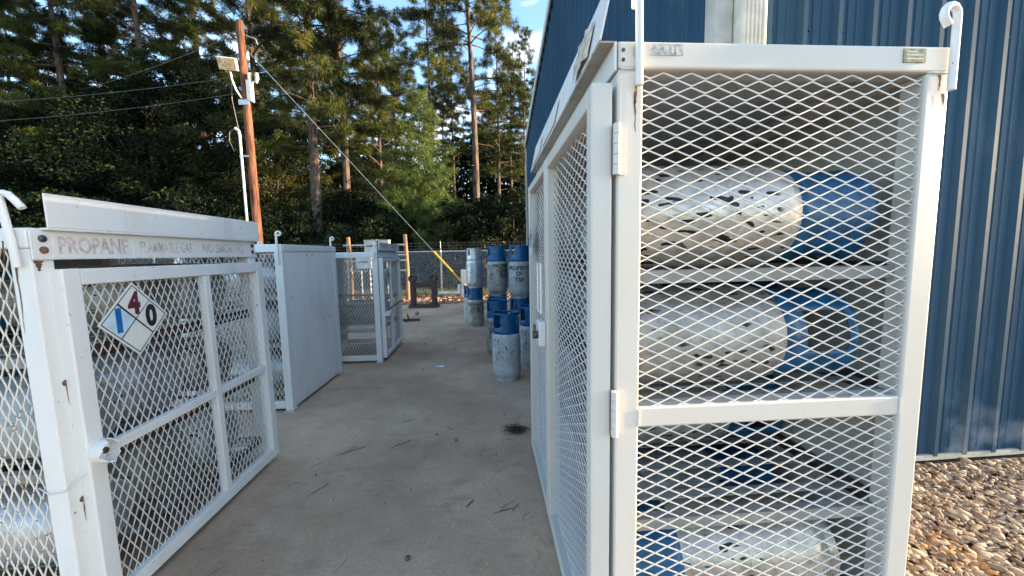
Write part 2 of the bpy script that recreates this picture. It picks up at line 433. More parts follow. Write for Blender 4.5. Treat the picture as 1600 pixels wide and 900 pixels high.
# ------------------------------------------------------------------ building
def wall_profile(per=.2065):
    """rib profile over one period: (offset, height proud)"""
    return [(0,0),(.012,.0),(.028,.026),(.054,.026),(.061,0),(.098,0),(.102,.005),(.112,.005),(.116,0),(.150,0),(.154,.005),(.164,.005),(.168,0)]
bld = thing('metal_building', 'blue ribbed metal building with cream corner trim and downspout', 'building', (1.275,2.05,0), (0,0,rad(1.07)))
PER = .2065; NR = 4
def wall_panel(x0, ztop, kind):
    """one sheet of NR ribs; front: runs along +x facing -y; side: runs along +y facing -x"""
    b = B(); pr = wall_profile()
    pts = [(i*PER + a, d) for i in range(NR) for a, d in pr] + [(NR*PER, 0)]
    vs = []
    for a, d in pts:
        for z in (.025, ztop(x0 + a)):
            vs.append((x0+a, -d, z) if kind == 'front' else (-d, x0+a, z))
    fs = [(2*i, 2*i+2, 2*i+3, 2*i+1) if kind == 'front' else (2*i+1, 2*i+3, 2*i+2, 2*i) for i in range(len(pts)-1)]
    b.add(vs, fs); return b
def gable(y): return 4.30 + (4.165 - abs(y - 4.165))*.34
for i in range(7):
    wall_panel(.03 + i*NR*PER, lambda x: 4.30, 'front').build('wall_panel', 'blue_steel', bld)
for i in range(10):
    wall_panel(.03 + i*NR*PER, lambda y: gable(min(y, 8.33)), 'side').build('wall_panel', 'blue_steel', bld)
LY = 8.33
B().box((.02,LY-.005,0),(5.81,LY,4.3)).build('rear_wall', 'blue_steel', bld)
b = B(); b.box((5.812,.0,0),(5.85,LY-.02,4.3)); b.build('end_wall', 'blue_steel', bld)
for y0, y1 in ((-.15,4.165),(LY+.1,4.165)):
    z0, z1 = 4.30 - .05, gable(4.165) + .03
    B().add([(-.06,y0,z0),(6.0,y0,z0),(6.0,y1,z1),(-.06,y1,z1),(-.06,y0,z0+.04),(6.0,y0,z0+.04),(6.0,y1,z1+.04),(-.06,y1,z1+.04)],
            [(0,3,2,1),(4,5,6,7),(0,1,5,4),(1,2,6,5),(2,3,7,6),(3,0,4,7)]).build('roof', 'roof_metal', bld)
b = B()                                                            # rake trim on the gable edge
for y0, y1 in ((0,4.165),(LY,4.165)):
    z0, z1 = 4.26, gable(4.165)
    b.add([(-.07,y0,z0-.08),(-.07,y1,z1-.08),(-.07,y1,z1+.10),(-.07,y0,z0+.10),(-.045,y0,z0-.08),(-.045,y1,z1-.08),(-.045,y1,z1+.10),(-.045,y0,z0+.10)],
          [(0,1,2,3),(7,6,5,4),(0,4,5,1),(1,5,6,2),(2,6,7,3),(3,7,4,0)])
b.build('rake_trim', 'cabinet_light', bld)
B().box((-.045,LY-.07,0),(.02,LY+.03,4.3)).build('corner_trim', 'trim_grey', bld)
b = B(); b.box((-.042,-.038,0),(.055,.06,4.3)); b.build('corner_trim', 'trim_grey', bld, bevel=.004)
ds = B()                                                           # fluted downspout
pts = [(0,0)]
fl = [(.0,.0),(.0,-.085),(.012,-.092)]
for k in range(5):
    a = .016 + k*.022; fl += [(a,-.092),(a+.004,-.086),(a+.012,-.086),(a+.016,-.092)]
fl += [(.128,-.092),(.14,-.085),(.14,0)]
vs = []
for a, d in fl:
    for z in (.12, 4.2): vs.append((.062+a, -.012+d, z))
ds.add(vs, [(2*i, 2*i+2, 2*i+3, 2*i+1) for i in range(len(fl)-1)])
dso = ds.build('downspout', 'cream_trim', bld)
B().box((.055,-.112,3.2),(.21,-.03,3.24)).build('strap', 'cream_trim', dso)
B().box((-.06,-.16,4.16),(5.95,-.04,4.28)).build('gutter', 'cream_trim', bld, bevel=.01)
B().box((.058,-.022,.0),(5.81,-.004,.034)).build('base_trim', 'trim_grey', bld)
sc = B()
for i in range(28):
    for z in (.62,1.22,1.80,2.55,3.3):
        x = .03 + i*PER + .083 + rng.uniform(-.004,.004)
        sc.tube([(x,-.001,z),(x,-.007,z)], .0065, 6)
        if i < 40: sc.tube([(-.001,x,z),(-.007,x,z)], .0065, 6)
so_ = sc.build('screws', 'screw_dark', bld); so_['kind'] = 'stuff'

# ------------------------------------------------------------------ gas cylinders
def body_mesh(m, seam=True):
    R = .153
    p = [(.02,.030),(.10,.022),(.128,.030),(.145,.066),(.1525,.085),(R,.11),(R,.292),(R+.0025,.295),(R+.0025,.305),(R,.308),(R,.455),(.151,.48),(.143,.508),(.126,.530),(.10,.546),(.06,.556),(.0,.560)]
    return B().lathe(p, 44).mesh('body', m, True)
def foot_mesh(m): return B().lathe([(.118,.0),(.126,.0),(.127,.045),(.120,.046),(.118,.0)], 40).mesh('foot_ring', m, True)
def collar_mesh(m, wins):
    """sheet steel collar with handle windows; wins = [(angle, half width, z0, z1)]"""
    b = B(); seg = 56; zs = [.505,.535,.575,.60,.64,.68,.705,.722,.730]
    rs = [.1405,.1385,.1365,.136,.136,.136,.136,.1375,.139]
    vs = [(r*math.cos(2*math.pi*k/seg), r*math.sin(2*math.pi*k/seg), z) for r, z in zip(rs, zs) for k in range(seg)]
    fs = []
    for i in range(len(zs)-1):
        zc = (zs[i]+zs[i+1])/2
        for k in range(seg):
            a = 2*math.pi*(k+.5)/seg
            if any(abs((a-w+math.pi) % (2*math.pi) - math.pi) < hw and z0 < zc < z1 for w, hw, z0, z1 in wins): continue
            k2 = (k+1) % seg; fs.append((i*seg+k, i*seg+k2, (i+1)*seg+k2, (i+1)*seg+k))
    b.add(vs, fs); me = b.mesh('collar', m, True); return me
def valve_mesh():
    b = B(); b.lathe([(.022,.552),(.022,.60),(.030,.602),(.030,.625),(.014,.628),(.014,.655),(.026,.658),(.026,.672),(.0,.674)], 16)
    b.tube([(0,0,.612),(.075,0,.615)], [.014,.017], 10); b.tube([(0,0,.612),(-.05,.03,.63)], .011, 8)
    return b.mesh('valve', 'brass', True)
BODY = {k: body_mesh(k) for k in ('cyl_silver','cyl_galv','cyl_grey','cyl_paint','cyl_alu')}
FOOT = {k: foot_mesh(k) for k in BODY}
WIN_A = [(rad(-140),.40,.575,.705),(rad(-38),.22,.575,.705),(rad(90),.45,.575,.705)]
WIN_B = [(rad(-150),.17,.60,.705),(rad(-28),.17,.60,.705),(rad(90),.45,.575,.705)]
WIN_C = [(rad(20),.42,.575,.705),(rad(200),.42,.575,.705)]
COLLAR = {'A': collar_mesh('blue_collar', WIN_A), 'B': collar_mesh('blue_collar', WIN_B), 'C': collar_mesh('blue_collar', WIN_C), 'D': collar_mesh('cyl_alu', WIN_B)}
VALVE = valve_mesh()
def cylinder(label, body, collar, loc, rot=(0,0,0), group=None, text=None, spin=0.0):
    """upright by default; rot lays it down. spin turns it about its own axis first"""
    q = (Matrix.Rotation(rot[2],4,'Z') @ Matrix.Rotation(rot[1],4,'Y') @ Matrix.Rotation(rot[0],4,'X') @ Matrix.Rotation(spin,4,'Z')).to_euler()
    t = thing('gas_cylinder', label, 'gas cylinder', loc, q, group)
    bo = link('body', BODY[body], t); link('foot_ring', FOOT[body], t); link('valve', VALVE, t)
    c = link('collar', COLLAR[collar], t)
    sm = c.modifiers.new('thickness', 'SOLIDIFY'); sm.thickness = .004; sm.offset = 0
    if text:
        phi0, lines = text
        for s, z, size in lines:
            r = .1555
            fn = lambda x, y, z=z: (r*math.cos(phi0 - spin + x/r), r*math.sin(phi0 - spin + x/r), z + y)
            text_obj('stencil_lettering', s, size, 'stencil_black', bo, fn, .022, .98)
    return t

GS = 'cylinders standing beside the building'
d = math.radians
cylinder('pale grey cylinder with blue collar standing frontmost on the slab', 'cyl_paint', 'A', (.172,3.92,0), group=GS)
cylinder('blue collared cylinder just behind the frontmost one, stencil lettering at its left', 'cyl_galv', 'B', (.10,4.93,0), group=GS,
         text=(d(-104), [('OF',.43,.074),('STAR',.355,.074),('162',.28,.074)]))
cylinder('blue collared cylinder hidden between the lettered one and the stacked pair', 'cyl_grey', 'C', (.112,5.27,0), group=GS)
cylinder('blue collared cylinder carrying the dark grey stencilled cylinder', 'cyl_galv', 'B', (.128,5.60,0), group=GS)
cylinder('dark grey cylinder with blue collar and numbers, stacked on top in the middle', 'cyl_galv', 'B', (.128,5.60,.73), group=GS,
         text=(d(-50), [('PROPERTY',.44,.074),('TEXAS',.37,.074),('2817',.295,.074)]))
cylinder('blue collared cylinder standing under the one stencilled TSP', 'cyl_grey', 'B', (.43,5.18,0), group=GS, spin=.2,
         text=(d(-115), [('P',.42,.074)]))
cylinder('grey cylinder with blue collar stencilled PROPERTY OF TSP, stacked on top', 'cyl_grey', 'B', (.43,5.18,.73), group=GS, spin=.3,
         text=(d(-95), [('PROPERTY',.42,.074),('OF',.345,.074),('TSP',.26,.080)]))
cylinder('cylinder mostly hidden behind the tall cage door, right of the frontmost one', 'cyl_paint', 'C', (.50,4.30,0), group=GS)
cylinder('lower cylinder of the farthest stack, blue collar and three lines of stencilling', 'cyl_galv', 'B', (-.26,6.95,0), group=GS,
         text=(d(-90), [('PROPERTY',.42,.066),('TEXAS',.355,.066),('214 270',.29,.066)]))
cylinder('shiny aluminium cylinder with silver collar on top of the farthest stack', 'cyl_alu', 'D', (-.265,6.93,.73), group=GS, spin=.35)
cylinder('cylinder peeping out behind the left of the farthest stack', 'cyl_grey', 'C', (-.36,7.33,0), group=GS)

# ------------------------------------------------------------------ cages
def cage(name, label, x0, y0, L, Wd, H, s, shelves, axis, meshmat, near_mid=None, aisle='open', far='mesh', rot=(0,0,0), paint='white_paint', group='white cylinder cages', interior='sheet_white'):
    """root at the near aisle-side corner on the ground; u runs away from the aisle (s = +1 right, -1 left), v runs along the aisle"""
    t = thing(name, label, 'cage', (x0,y0,0), rot, group)
    p, th = .066, .064
    bx = lambda u0,u1,v0,v1,z0,z1: B().box((s*u0,v0,z0),(s*u1,v1,z1))
    zt = H - th
    for u0 in (0, Wd-p):
        for v0 in (0, L-p):
            bx(u0,u0+p,v0,v0+p,.012,zt).build('post', paint, t, bevel=.005)
            bx(u0-.008,u0+p+.008,v0-.008,v0+p+.008,.0,.012).build('foot', 'grey_paint', t)
    bx(0,Wd,-.003,p-.003,zt,H).build('top_rail', paint, t, bevel=.005)
    bx(0,Wd,L-p+.003,L+.003,zt,H).build('top_rail', paint, t, bevel=.005)
    bx(.001,p-.001,p-.002,L-p+.002,zt,H-.001).build('top_rail', paint, t, bevel=.005)
    bx(Wd-p+.001,Wd-.001,p-.002,L-p+.002,zt,H-.001).build('top_rail', paint, t, bevel=.005)
    bx(p,Wd-p,.003,p-.01,.03,.095).build('bottom_rail', paint, t, bevel=.005)
    bx(p,Wd-p,L-p+.01,L-.003,.03,.095).build('bottom_rail', paint, t, bevel=.005)
    bx(Wd-p+.01,Wd-.003,p,L-p,.03,.095).build('bottom_rail', paint, t, bevel=.005)
    if aisle != 'open': bx(.004,p-.01,p,L-p,.03,.095).build('bottom_rail', paint, t, bevel=.005)
    bx(.01,Wd-.01,.01,L-.01,H,H+.004).build('roof_sheet', 'white_dirty', t)
    bx(Wd-.016,Wd-.012,p-.001,L-p+.001,.08,zt+.002).build('back_sheet', interior, t)
    if aisle == 'solid': bx(.004,.008,p-.001,L-p+.001,.09,zt+.002).build('side_sheet', 'sheet_white', t)
    if far == 'solid': bx(p-.001,Wd-p+.001,L-.016,L-.012,.08,zt+.002).build('end_sheet', interior, t)
    spans = [(.09, zt+.006)] if not near_mid else [(.09, near_mid[0]+.004), (near_mid[1]-.004, zt+.006)]
    if near_mid: bx(p,Wd-p,.001,p-.012,near_mid[0],near_mid[1]).build('mid_rail', paint, t, bevel=.005)
    for z0, z1 in spans:
        expanded(Wd-2*p+.03, z1-z0, lambda u,v,dd: (s*(p-.015+u), .012+dd, z0+v), axis=axis).build('expanded_mesh', meshmat, t)
    if far == 'mesh':
        expanded(Wd-2*p+.03, zt+.006-.09, lambda u,v,dd: (s*(p-.015+u), L-.03+dd, .09+v), axis=axis).build('expanded_mesh', meshmat, t)
    for z in shelves:
        sh = bx(p-.03,Wd-p+.03,.040,.047,z-.034,z+.001).build('shelf', 'shelf_grey', t)
        bx(p-.03,Wd-p+.03,.047,.075,z-.003,z).build('shelf_lip', 'shelf_grey', sh)
        k = 0
        while .13 + k*.155 < L-.05:
            bx(p-.028,Wd-p+.028,.13+k*.155,.168+k*.155,z-.005,z-.001).build('shelf_bar', 'shelf_grey', sh); k += 1
        bx(p-.03,Wd-p+.03,L-.047,L-.040,z-.034,z+.001).build('shelf_lip', 'shelf_grey', sh)
        for u in (p-.036, Wd-p+.03):
            bx(u,u+.006,.04,L-.04,z-.036,z+.012).build('side_angle', 'dark_steel', sh)
    return t
def hook(t, pts, r=.011):
    P = []
    for i in range(len(pts)-1):
        P.append(pts[i])
    P.append(pts[-1])
    return B().tube(P, r, 10).build('lifting_hook', 'white_paint', t, smooth=True)
def curl(base, top, dirv, rr, n=8, sweep=200, tail=.03):
    """upright bar that bends over at the top in direction dirv"""
    base, top, dv = Vector(base), Vector(top), Vector(dirv).normalized()
    up = (top-base).normalized(); c = top - up*rr + dv*rr
    pts = [base, base + (top-base)*.5, top - up*rr]
    for k in range(1, n+1):
        a = rad(sweep)*k/n; pts.append(c - dv*rr*math.cos(a) + up*rr*math.sin(a))
    e = (pts[-1]-pts[-2]).normalized(); pts.append(pts[-1] + e*tail)
    return pts
def bolt(b, p, n, r=.008, h=.006):
    p, n = Vector(p), Vector(n); b.tube([p, p+n*h*.6, p+n*h], [r, r*.95, r*.55], 10)
def streak(name, fn, w0, length, seed, parent, m='rust'):
    """thin run of rust: fn(a, z) maps sideways offset and drop to a point"""
    r_ = random.Random(seed); n = 10; vs = []; x = 0
    for i in range(n+1):
        q = i/n; x += r_.uniform(-.0015,.0015); w = w0*(1-q*.8)*r_.uniform(.6,1.2)
        vs += [fn(x-w/2, -q*length), fn(x+w/2, -q*length)]
    B().add(vs, [(2*i,2*i+1,2*i+3,2*i+2) for i in range(n)]).build(name, m, parent)
def door(parent, hinge, near, z0, z1, side, axis, meshmat, stiles, mids, name='door', tube=.05, thick=.04, paint='white_paint'):
    """door leaf in the vertical plane from near (x,y) to hinge (x,y), local to the cage; side = outward x sign"""
    h2, n2 = Vector((*hinge,0)), Vector((*near,0)); e = (h2-n2); Wd = e.length; e.normalize()
    nrm = Vector((e.y,-e.x,0)); nrm = nrm if nrm.x*side > 0 else -nrm
    P = lambda a, dd, z: tuple(n2 + e*a + nrm*dd + Vector((0,0,z)))
    def hexa(a0,a1,d0,d1,zz0,zz1):
        return B().add([P(a0,d0,zz0),P(a1,d0,zz0),P(a1,d1,zz0),P(a0,d1,zz0),P(a0,d0,zz1),P(a1,d0,zz1),P(a1,d1,zz1),P(a0,d1,zz1)],
                       [(0,3,2,1),(4,5,6,7),(0,1,5,4),(1,2,6,5),(2,3,7,6),(3,0,4,7)])
    dr = bpy.data.objects.new(name, None); COL.objects.link(dr); dr.parent = parent; dr.empty_display_size = .05
    w = tube
    hexa(0,w,-thick,0,z0,z1).build('stile', paint, dr, bevel=.005); hexa(Wd-w,Wd,-thick,0,z0,z1).build('stile', paint, dr, bevel=.005)
    hexa(w,Wd-w,-thick+.002,-.001,z1-w,z1-.001).build('rail', paint, dr, bevel=.004); hexa(w,Wd-w,-thick+.002,-.001,z0+.001,z0+w).build('rail', paint, dr, bevel=.004)
    for a in stiles: hexa(a-.02,a+.02,-thick+.004,-.002,z0+w,z1-w).build('stile', paint, dr, bevel=.004)
    for z in mids: hexa(w,Wd-w,-thick+.006,-.003,z-.02,z+.02).build('rail', paint, dr, bevel=.004)
    expanded(Wd-2*w+.02, z1-z0-2*w+.02, lambda u,v,dd: P(w-.01+u, -thick*.5-.006+dd, z0+w-.01+v), axis=axis).build('expanded_mesh', meshmat, dr)
    return dr, P, Wd
def placard(dr, P, a, z, size, dd=.004, sign=1, digits=True):
    """white hazard diamond with four cells; sign = direction in which the writing runs along the door"""
    Q = lambda x, y, k=0: P(a + sign*x, dd + k, z + y)
    def poly(pts, m, k, nm): B().quad(*[Q(x,y,k) for x,y in pts]).build(nm, m, dr)
    h = size; th_ = .0015
    b = B(); ring = [(0,h),(h,0),(0,-h),(-h,0)]
    b.add([Q(x,y,-th_) for x,y in ring] + [Q(x,y,0) for x,y in ring], [(0,1,2,3),(7,6,5,4)] + [(i,(i+1)%4,(i+1)%4+4,i+4) for i in range(4)])
    b.build('hazard_placard', 'sign_white', dr)
    g = h*.93; q = h*.895
    b = B()                                                           # printed border and cross
    o4 = [(0,g),(g,0),(0,-g),(-g,0)]; i4 = [(0,q),(q,0),(0,-q),(-q,0)]
    b.add([Q(x,y,.0006) for x,y in o4+i4], [(i,(i+1)%4,(i+1)%4+4,i+4) for i in range(4)])
    c = h*.025
    for sx in (1,-1):
        b.add([Q(x,y,.0007+.0001*sx) for x,y in ((-q/2*sx-c,q/2),(-q/2*sx+c,q/2+c),(q/2*sx+c*0+c,-q/2),(q/2*sx-c,-q/2-c*0))], [(0,1,2,3)])
    b.build('placard_lines', 'screw_dark', dr)
    k = .045*h
    poly([(-q+k,0),(-q/2,q/2-k),(-k,0),(-q/2,-q/2+k)], 'pale_blue_print', .0004, 'blue_field')
    if digits:
        T = lambda ox, oy: (lambda x, y: Q(ox+x, oy+y, .0009))
        text_obj('digit', '4', h*.80, 'maroon_mark', dr, T(0, h*.40), .05, .8)
        text_obj('digit', '1', h*.80, 'blue_mark', dr, T(-h*.46, 0), .06, .9)
        text_obj('digit', '0', h*.80, 'black_mark', dr, T(h*.46, 0), .05, .8)

# --- tall cage on the right
RX, RY, RL, RW, RH = .334, .95, 1.49, .898, 1.87
R = cage('cylinder_cage', 'tall white mesh cage with four shelves beside the blue building', RX, RY, RL, RW, RH, 1, [1.295,.93,.565,.20], 0, 'mesh_white', near_mid=(.868,.924), far='solid', paint='white_clean', interior='inner_shaded_white')
hook(R, curl((.05,-.014,.80+.96), (.046,-.014,2.02), (.15,1,0), .02, sweep=190), .0095)
hook(R, curl((.884,-.016,.80+.955), (.884,-.016,1.962), (-1,-.1,0), .022, sweep=235, tail=.012), .0088)
streak('rust_run', lambda a, z: (.05+a,-.0042,1.79+z), .008, .07, 31, R)
streak('rust_run', lambda a, z: (.046+a,-.0012,1.752+z), .007, .10, 32, R)
streak('rust_run', lambda a, z: (.880+a,-.0012,1.752+z), .010, .03, 33, R)
streak('rust_run', lambda a, z: (.866+a,-.0012,1.800+z), .010, .04, 34, R)
B().box((.899,.0,1.80),(.912,.05,1.865)).build('bracket', 'white_dirty', R, bevel=.003)
B().box((.078,-.0048,1.845-.008),(.165,-.0032,1.866-.002)).build('sticker', 'sticker_grey', R)
b = B()
for k, (a, w) in enumerate(((.10,.006),(.115,.012),(.134,.006),(.146,.008))): b.box((a,-.0056,1.841),(a+w,-.0050,1.858))
b.build('faded_print', 'faded_grey', R)
B().box((.757,-.0055,1.828),(.819,-.0032,1.863)).build('maker_plate', 'brass_plate', R, bevel=.0008)
b = B()
for z, x0_, x1_ in ((1.852,.770,.792),(1.8445,.764,.812),(1.835,.764,.812)): b.box((x0_,-.0062,z),(x1_,-.0056,z+.004))
b.build('plate_print', 'plate_text', R)
for z0 in (1.545, .852):                                             # barrel hinges on the near corner
    hb = B()
    for k in range(5): hb.tube([(-.004,-.010,z0+k*.0252),(-.004,-.010,z0+k*.0252+.0238)], .0095, 12)
    ho = hb.build('hinge', 'white_clean', R, smooth=True)
    B().box((-.012,-.004,z0),(.02,-.0005,z0+.126)).build('hinge_leaf', 'white_clean', ho)
def weld(t, a, b_, seed):
    r_ = random.Random(seed); a, b_ = Vector(a), Vector(b_); n = max(4, int((b_-a).length/.006))
    B().tube([a.lerp(b_, i/n) for i in range(n+1)], [.0032+.0012*((i % 2)*1.0)+r_.uniform(-.0006,.0006) for i in range(n+1)], 6).build('weld', 'white_clean', t, smooth=True)
for u in (.066, RW-.066):
    weld(R, (u,.0005,.872), (u,.0005,.920), int(u*100))
    weld(R, (u if u < .4 else u+.06, .0, 1.806), (u-.06 if u < .4 else u, .0, 1.806), 7+int(u*100))
# header: sign bar, tilted panel, grimy ledge
B().box((-.010,-.002,1.80),(-.003,RL,1.868)).build('sign_bar', 'white_dirty', R, bevel=.002)
hp = B().add([(-.048,-.002,1.872),(-.012,-.002,2.035),(-.012,RL,2.035),(-.048,RL,1.872),(-.043,-.002,1.872),(-.007,-.002,2.035),(-.007,RL,2.035),(-.043,RL,1.872)],
    [(0,1,2,3),(7,6,5,4),(0,4,5,1),(1,5,6,2),(2,6,7,3),(3,7,4,0)]).build('header_panel', 'white_paint', R)
B().box((-.046,0,1.866),(-.002,RL-.002,1.8705)).build('ledge', 'grime', R)
for v0, v1 in ((.62,1.0),(1.08,1.42)):
    B().add([(-.0495,v0,1.885),(-.0285,v0,1.98),(-.0285,v1,1.98),(-.0495,v1,1.885)], [(0,1,2,3)]).build('faded_label', 'sign_white', hp)
pv = B(); r_ = random.Random(3)
for i in range(6):
    for j in range(4):
        pv.v.append((-.050-.012*r_.random()*(1 if 0<i<5 else .3)+.007*j, .10+i*.035+r_.uniform(-.008,.008), 1.885+.033*j+r_.uniform(-.008,.008)))
pv.f = [(i*4+j,i*4+j+1,i*4+4+j+1,i*4+4+j) for i in range(5) for j in range(3)]
pv.build('peeling_label', 'peel', hp)
b = B()
for z in (1.825,1.848): bolt(b, (.012,-.004,z), (0,-1,0), .0045, .004)
b.build('bolts', 'bolt', R)
# two leaves on the aisle side
d1, P1, W1 = door(R, (-.066,.004), (-.066,.775), .03, 1.775, -1, 0, 'mesh_white', [], [], paint='white_clean', thick=.055, tube=.048)
d2, P2, W2 = door(R, (-.066,RL), (-.066,.782), .03, 1.775, -1, 0, 'mesh_white', [], [], paint='white_clean', thick=.055, tube=.04)
placard(d2, P2, .55, 1.42, .115, sign=1, digits=True)
hd = B(); hz = [(0.03,1.06),(0.03,1.30),(.13,1.30),(.13,1.06),(.03,1.06)]
hd.tube([P2(a,.018,z) for a, z in hz], .007, 8); hd.build('handle', 'white_paint', d2, smooth=True)
B().add([P2(.0,.0,.90),P2(.09,.0,.90),P2(.09,.035,.90),P2(.0,.035,.90),P2(0,0,1.02),P2(.09,0,1.02),P2(.09,.035,1.02),P2(0,.035,1.02)],
        [(0,3,2,1),(4,5,6,7),(0,1,5,4),(1,2,6,5),(2,3,7,6),(3,0,4,7)]).build('latch_box', 'white_paint', d2, bevel=.006)
pl = B(); pl.tube([P2(.03,.036,.955),P2(.03,.06,.955)], .020, 12); pl.tube([P2(.03,.05,.97),P2(.03,.05,1.0),P2(.06,.05,1.0),P2(.06,.05,.97)], .004, 8)
pl.build('padlock', 'bolt', d2, smooth=True)

# cylinders inside the tall cage (collar to the right unless told otherwise)
GR = 'cylinders lying in the tall cage'
lay = (0, rad(90), 0)
NB = lambda k: .95 + .179 + .315*k
def lying(label, body, collar, x, y, z, right=True, spin=0., group=GR, text=None):
    rot = (0, rad(90 if right else -90), 0)
    cylinder(label, body, collar, (x, y, z + .156), rot, group, text, spin)
lying('silver cylinder with black flecks and blue collar, top shelf, front', 'cyl_silver', 'C', .365, NB(0), 1.295, spin=rad(160))
lying('dull silver cylinder with blue collar, second shelf, front', 'cyl_galv', 'C', .340, NB(0), .93, spin=rad(60))
lying('grey cylinder on the bottom shelf at the front, blue collar at its left', 'cyl_silver', 'C', 1.075, NB(0), .20, right=False, spin=rad(40))
names = {1.295: 'top', .93: 'second', .565: 'third', .20: 'bottom'}
for z, nm in names.items():
    for k in (1, 2, 3):
        lying('cylinder %s inside the tall cage on the %s shelf' % (('just behind the front','in the middle','farthest back')[k-1], nm), ('cyl_galv','cyl_silver','cyl_grey')[(k + int(z*10)) % 3], 'C', .38 + .02*((k*7) % 3), NB(k), z,
              right=True, spin=k*1.3)

# --- left cages
c1x, c1y, c1L, c1W, c1H = -1.478, 1.312, 1.17, .88, 1.46
C1 = cage('cylinder_cage', 'nearest white cage on the left with PROPANE sign bar and raised door', c1x, c1y, c1L, c1W, c1H, -1, [1.02,.60,.18], 1, 'mesh_rusty', aisle='open', rot=(0, rad(-.8), 0), interior='grey_paint')
hook(C1, [(-.028,-.014,1.335),(-.032,-.015,1.41),(-.046,-.016,1.545),(-.048,-.016,1.558),(-.044,-.016,1.567),(-.034,-.015,1.572),(-.022,-.014,1.568),(-.004,-.012,1.545),(.010,-.010,1.524)], .0105)
sb = B().box((.004,-.002,c1H-.102),(.010,c1L-.01,c1H-.004)).build('sign_bar', 'white_paint', C1, bevel=.002)
B().add([(.004,.030,c1H-.003),(.034,.030,c1H-.003),(.034,c1L+.005,c1H-.003),(.004,c1L+.005,c1H-.003),(.004,.030,c1H+.004),(.034,.030,c1H+.004),(.034,c1L+.005,c1H+.004),(.004,c1L+.005,c1H+.004)],
        [(0,3,2,1),(4,5,6,7),(0,1,5,4),(1,2,6,5),(2,3,7,6),(3,0,4,7)]).build('ledge', 'white_paint', C1)
B().box((.029,.030,c1H+.0042),(.034,c1L+.005,c1H+.118)).build('header_panel', 'white_paint', C1, bevel=.002)
TX = lambda vc, zc: (lambda x, y: (.0118, vc + x, zc + y))
for v0, v1 in ((.06,.335),(.345,.685),(.692,1.09)):
    B().add([(.0100,v0,c1H-.098),(.0112,v0,c1H-.098),(.0112,v1,c1H-.098),(.0100,v1,c1H-.098),(.0100,v0,c1H-.010),(.0112,v0,c1H-.010),(.0112,v1,c1H-.010),(.0100,v1,c1H-.010)],
            [(0,3,2,1),(4,5,6,7),(0,1,5,4),(1,2,6,5),(2,3,7,6),(3,0,4,7)]).build('sign_label', 'sign_white', sb)
text_obj('lettering', 'PROPANE', .082, 'faded_red', sb, TX(.197, c1H-.056), .034, .70)
text_obj('lettering', 'FLAMMABLE GAS', .066, 'faded_red', sb, TX(.515, c1H-.056), .014, .56)
text_obj('lettering', 'NO SMOKING', .072, 'faded_red', sb, TX(.882, c1H-.056), .014, .70)
for v in (.030, c1L-.038):
    for z in (c1H-.032, c1H-.070):
        b = B(); bolt(b, (.010,v,z), (1,0,0), .0125, .008); b.build('bolt', 'bolt' if z > c1H-.05 else 'rust', sb, smooth=True)
for z in (.927,.496):
    b = B(); b.tube([(.0005,.045,z),(.0016,.045,z)], .011, 14); b.build('bolt_hole', 'rust', C1)
streak('rust_run', lambda a, z: (.0012,.046+a,.920+z), .006, .17, 5, C1)
streak('rust_run', lambda a, z: (.0012,.046+a,.49+z), .005, .08, 6, C1)
streak('rust_run', lambda a, z: (-.046+a,-.0012,1.335+z), .006, .22, 8, C1)
streak('rust_run', lambda a, z: (.0013,.020+a,c1H-.105+z), .030, .035, 9, C1)
streak('rust_run', lambda a, z: (-.047+a,-.0245,1.42+z), .008, .08, 12, C1)
B().tube([(-.10,.012,.565),(-.04,-.012,.550),(.008,-.006,.555),(.022,.02,.575),(.024,.05,.590)], .0022, 6).build('tie_wire', 'cabinet_light', C1)
dh, dn = (.030, c1L+.018), (.038, .047)
dL, PL, WL = door(C1, dh, dn, .03, 1.325, 1, 1, 'mesh_white', [.66], [.64], tube=.06, thick=.045)
placard(dL, PL, .238, 1.11, .152, sign=1)
cup = B(); n = 22; vs = []                                             # torn pipe stub that guarded the lock
for i in range(n):
    q = 2*math.pi*i/n; jag = .006*math.sin(q*3+1) + .006*math.sin(q*7) - .020*max(0, math.cos(q-.6))
    for a in (.0, .044 + jag): vs.append(PL(.040 + .043*math.cos(q), a, .652 + .043*math.sin(q)))
cup.add(vs, [(2*i,2*((i+1)%n),2*((i+1)%n)+1,2*i+1) for i in range(n)])
co_ = cup.build('lock_guard', 'white_dirty', dL); sm = co_.modifiers.new('thickness','SOLIDIFY'); sm.thickness = .004
B().tube([PL(.04,.001,.652),PL(.04,.022,.652)], .012, 8).build('lock_pin', 'rust', dL)
c2x, c2y, c2L, c2W, c2H = -1.74, 3.25, 1.08, .88, 1.462
C2 = cage('cylinder_cage', 'middle white cage on the left with a solid sheet side facing the aisle', c2x, c2y, c2L, c2W, c2H, -1, [1.02,.60,.18], 1, 'mesh_white', aisle='solid', rot=(0, 0, rad(-.6)), interior='grey_paint')
for v in (.03, c2L-.03):
    hook(C2, curl((-.03,-.012 if v < .5 else c2L-.05,1.30), (-.03,-.012 if v < .5 else c2L-.05,1.57), (1,.2,0), .017, sweep=300, tail=.004), .009)
    hook(C2, curl((-c2W+.05,.012 if v < .5 else c2L-.02,1.40), (-c2W+.05,.012 if v < .5 else c2L-.02,1.53), (1,.2,0), .017, sweep=300, tail=.004), .009)
b = B(); r_ = random.Random(12)
for k in range(7): bolt(b, (.006, .10+.14*k+r_.uniform(-.02,.02), r_.choice((.12,.72,1.0,1.37))), (1,0,0), .0065, .004)
b.build('bolts', 'bolt', C2)
for k, z in enumerate((.86,.50)): streak('rust_run', lambda a, zz, z=z, k=k: (.0088,.52+.1*k+a,z+zz), .006, .09, 20+k, C2)
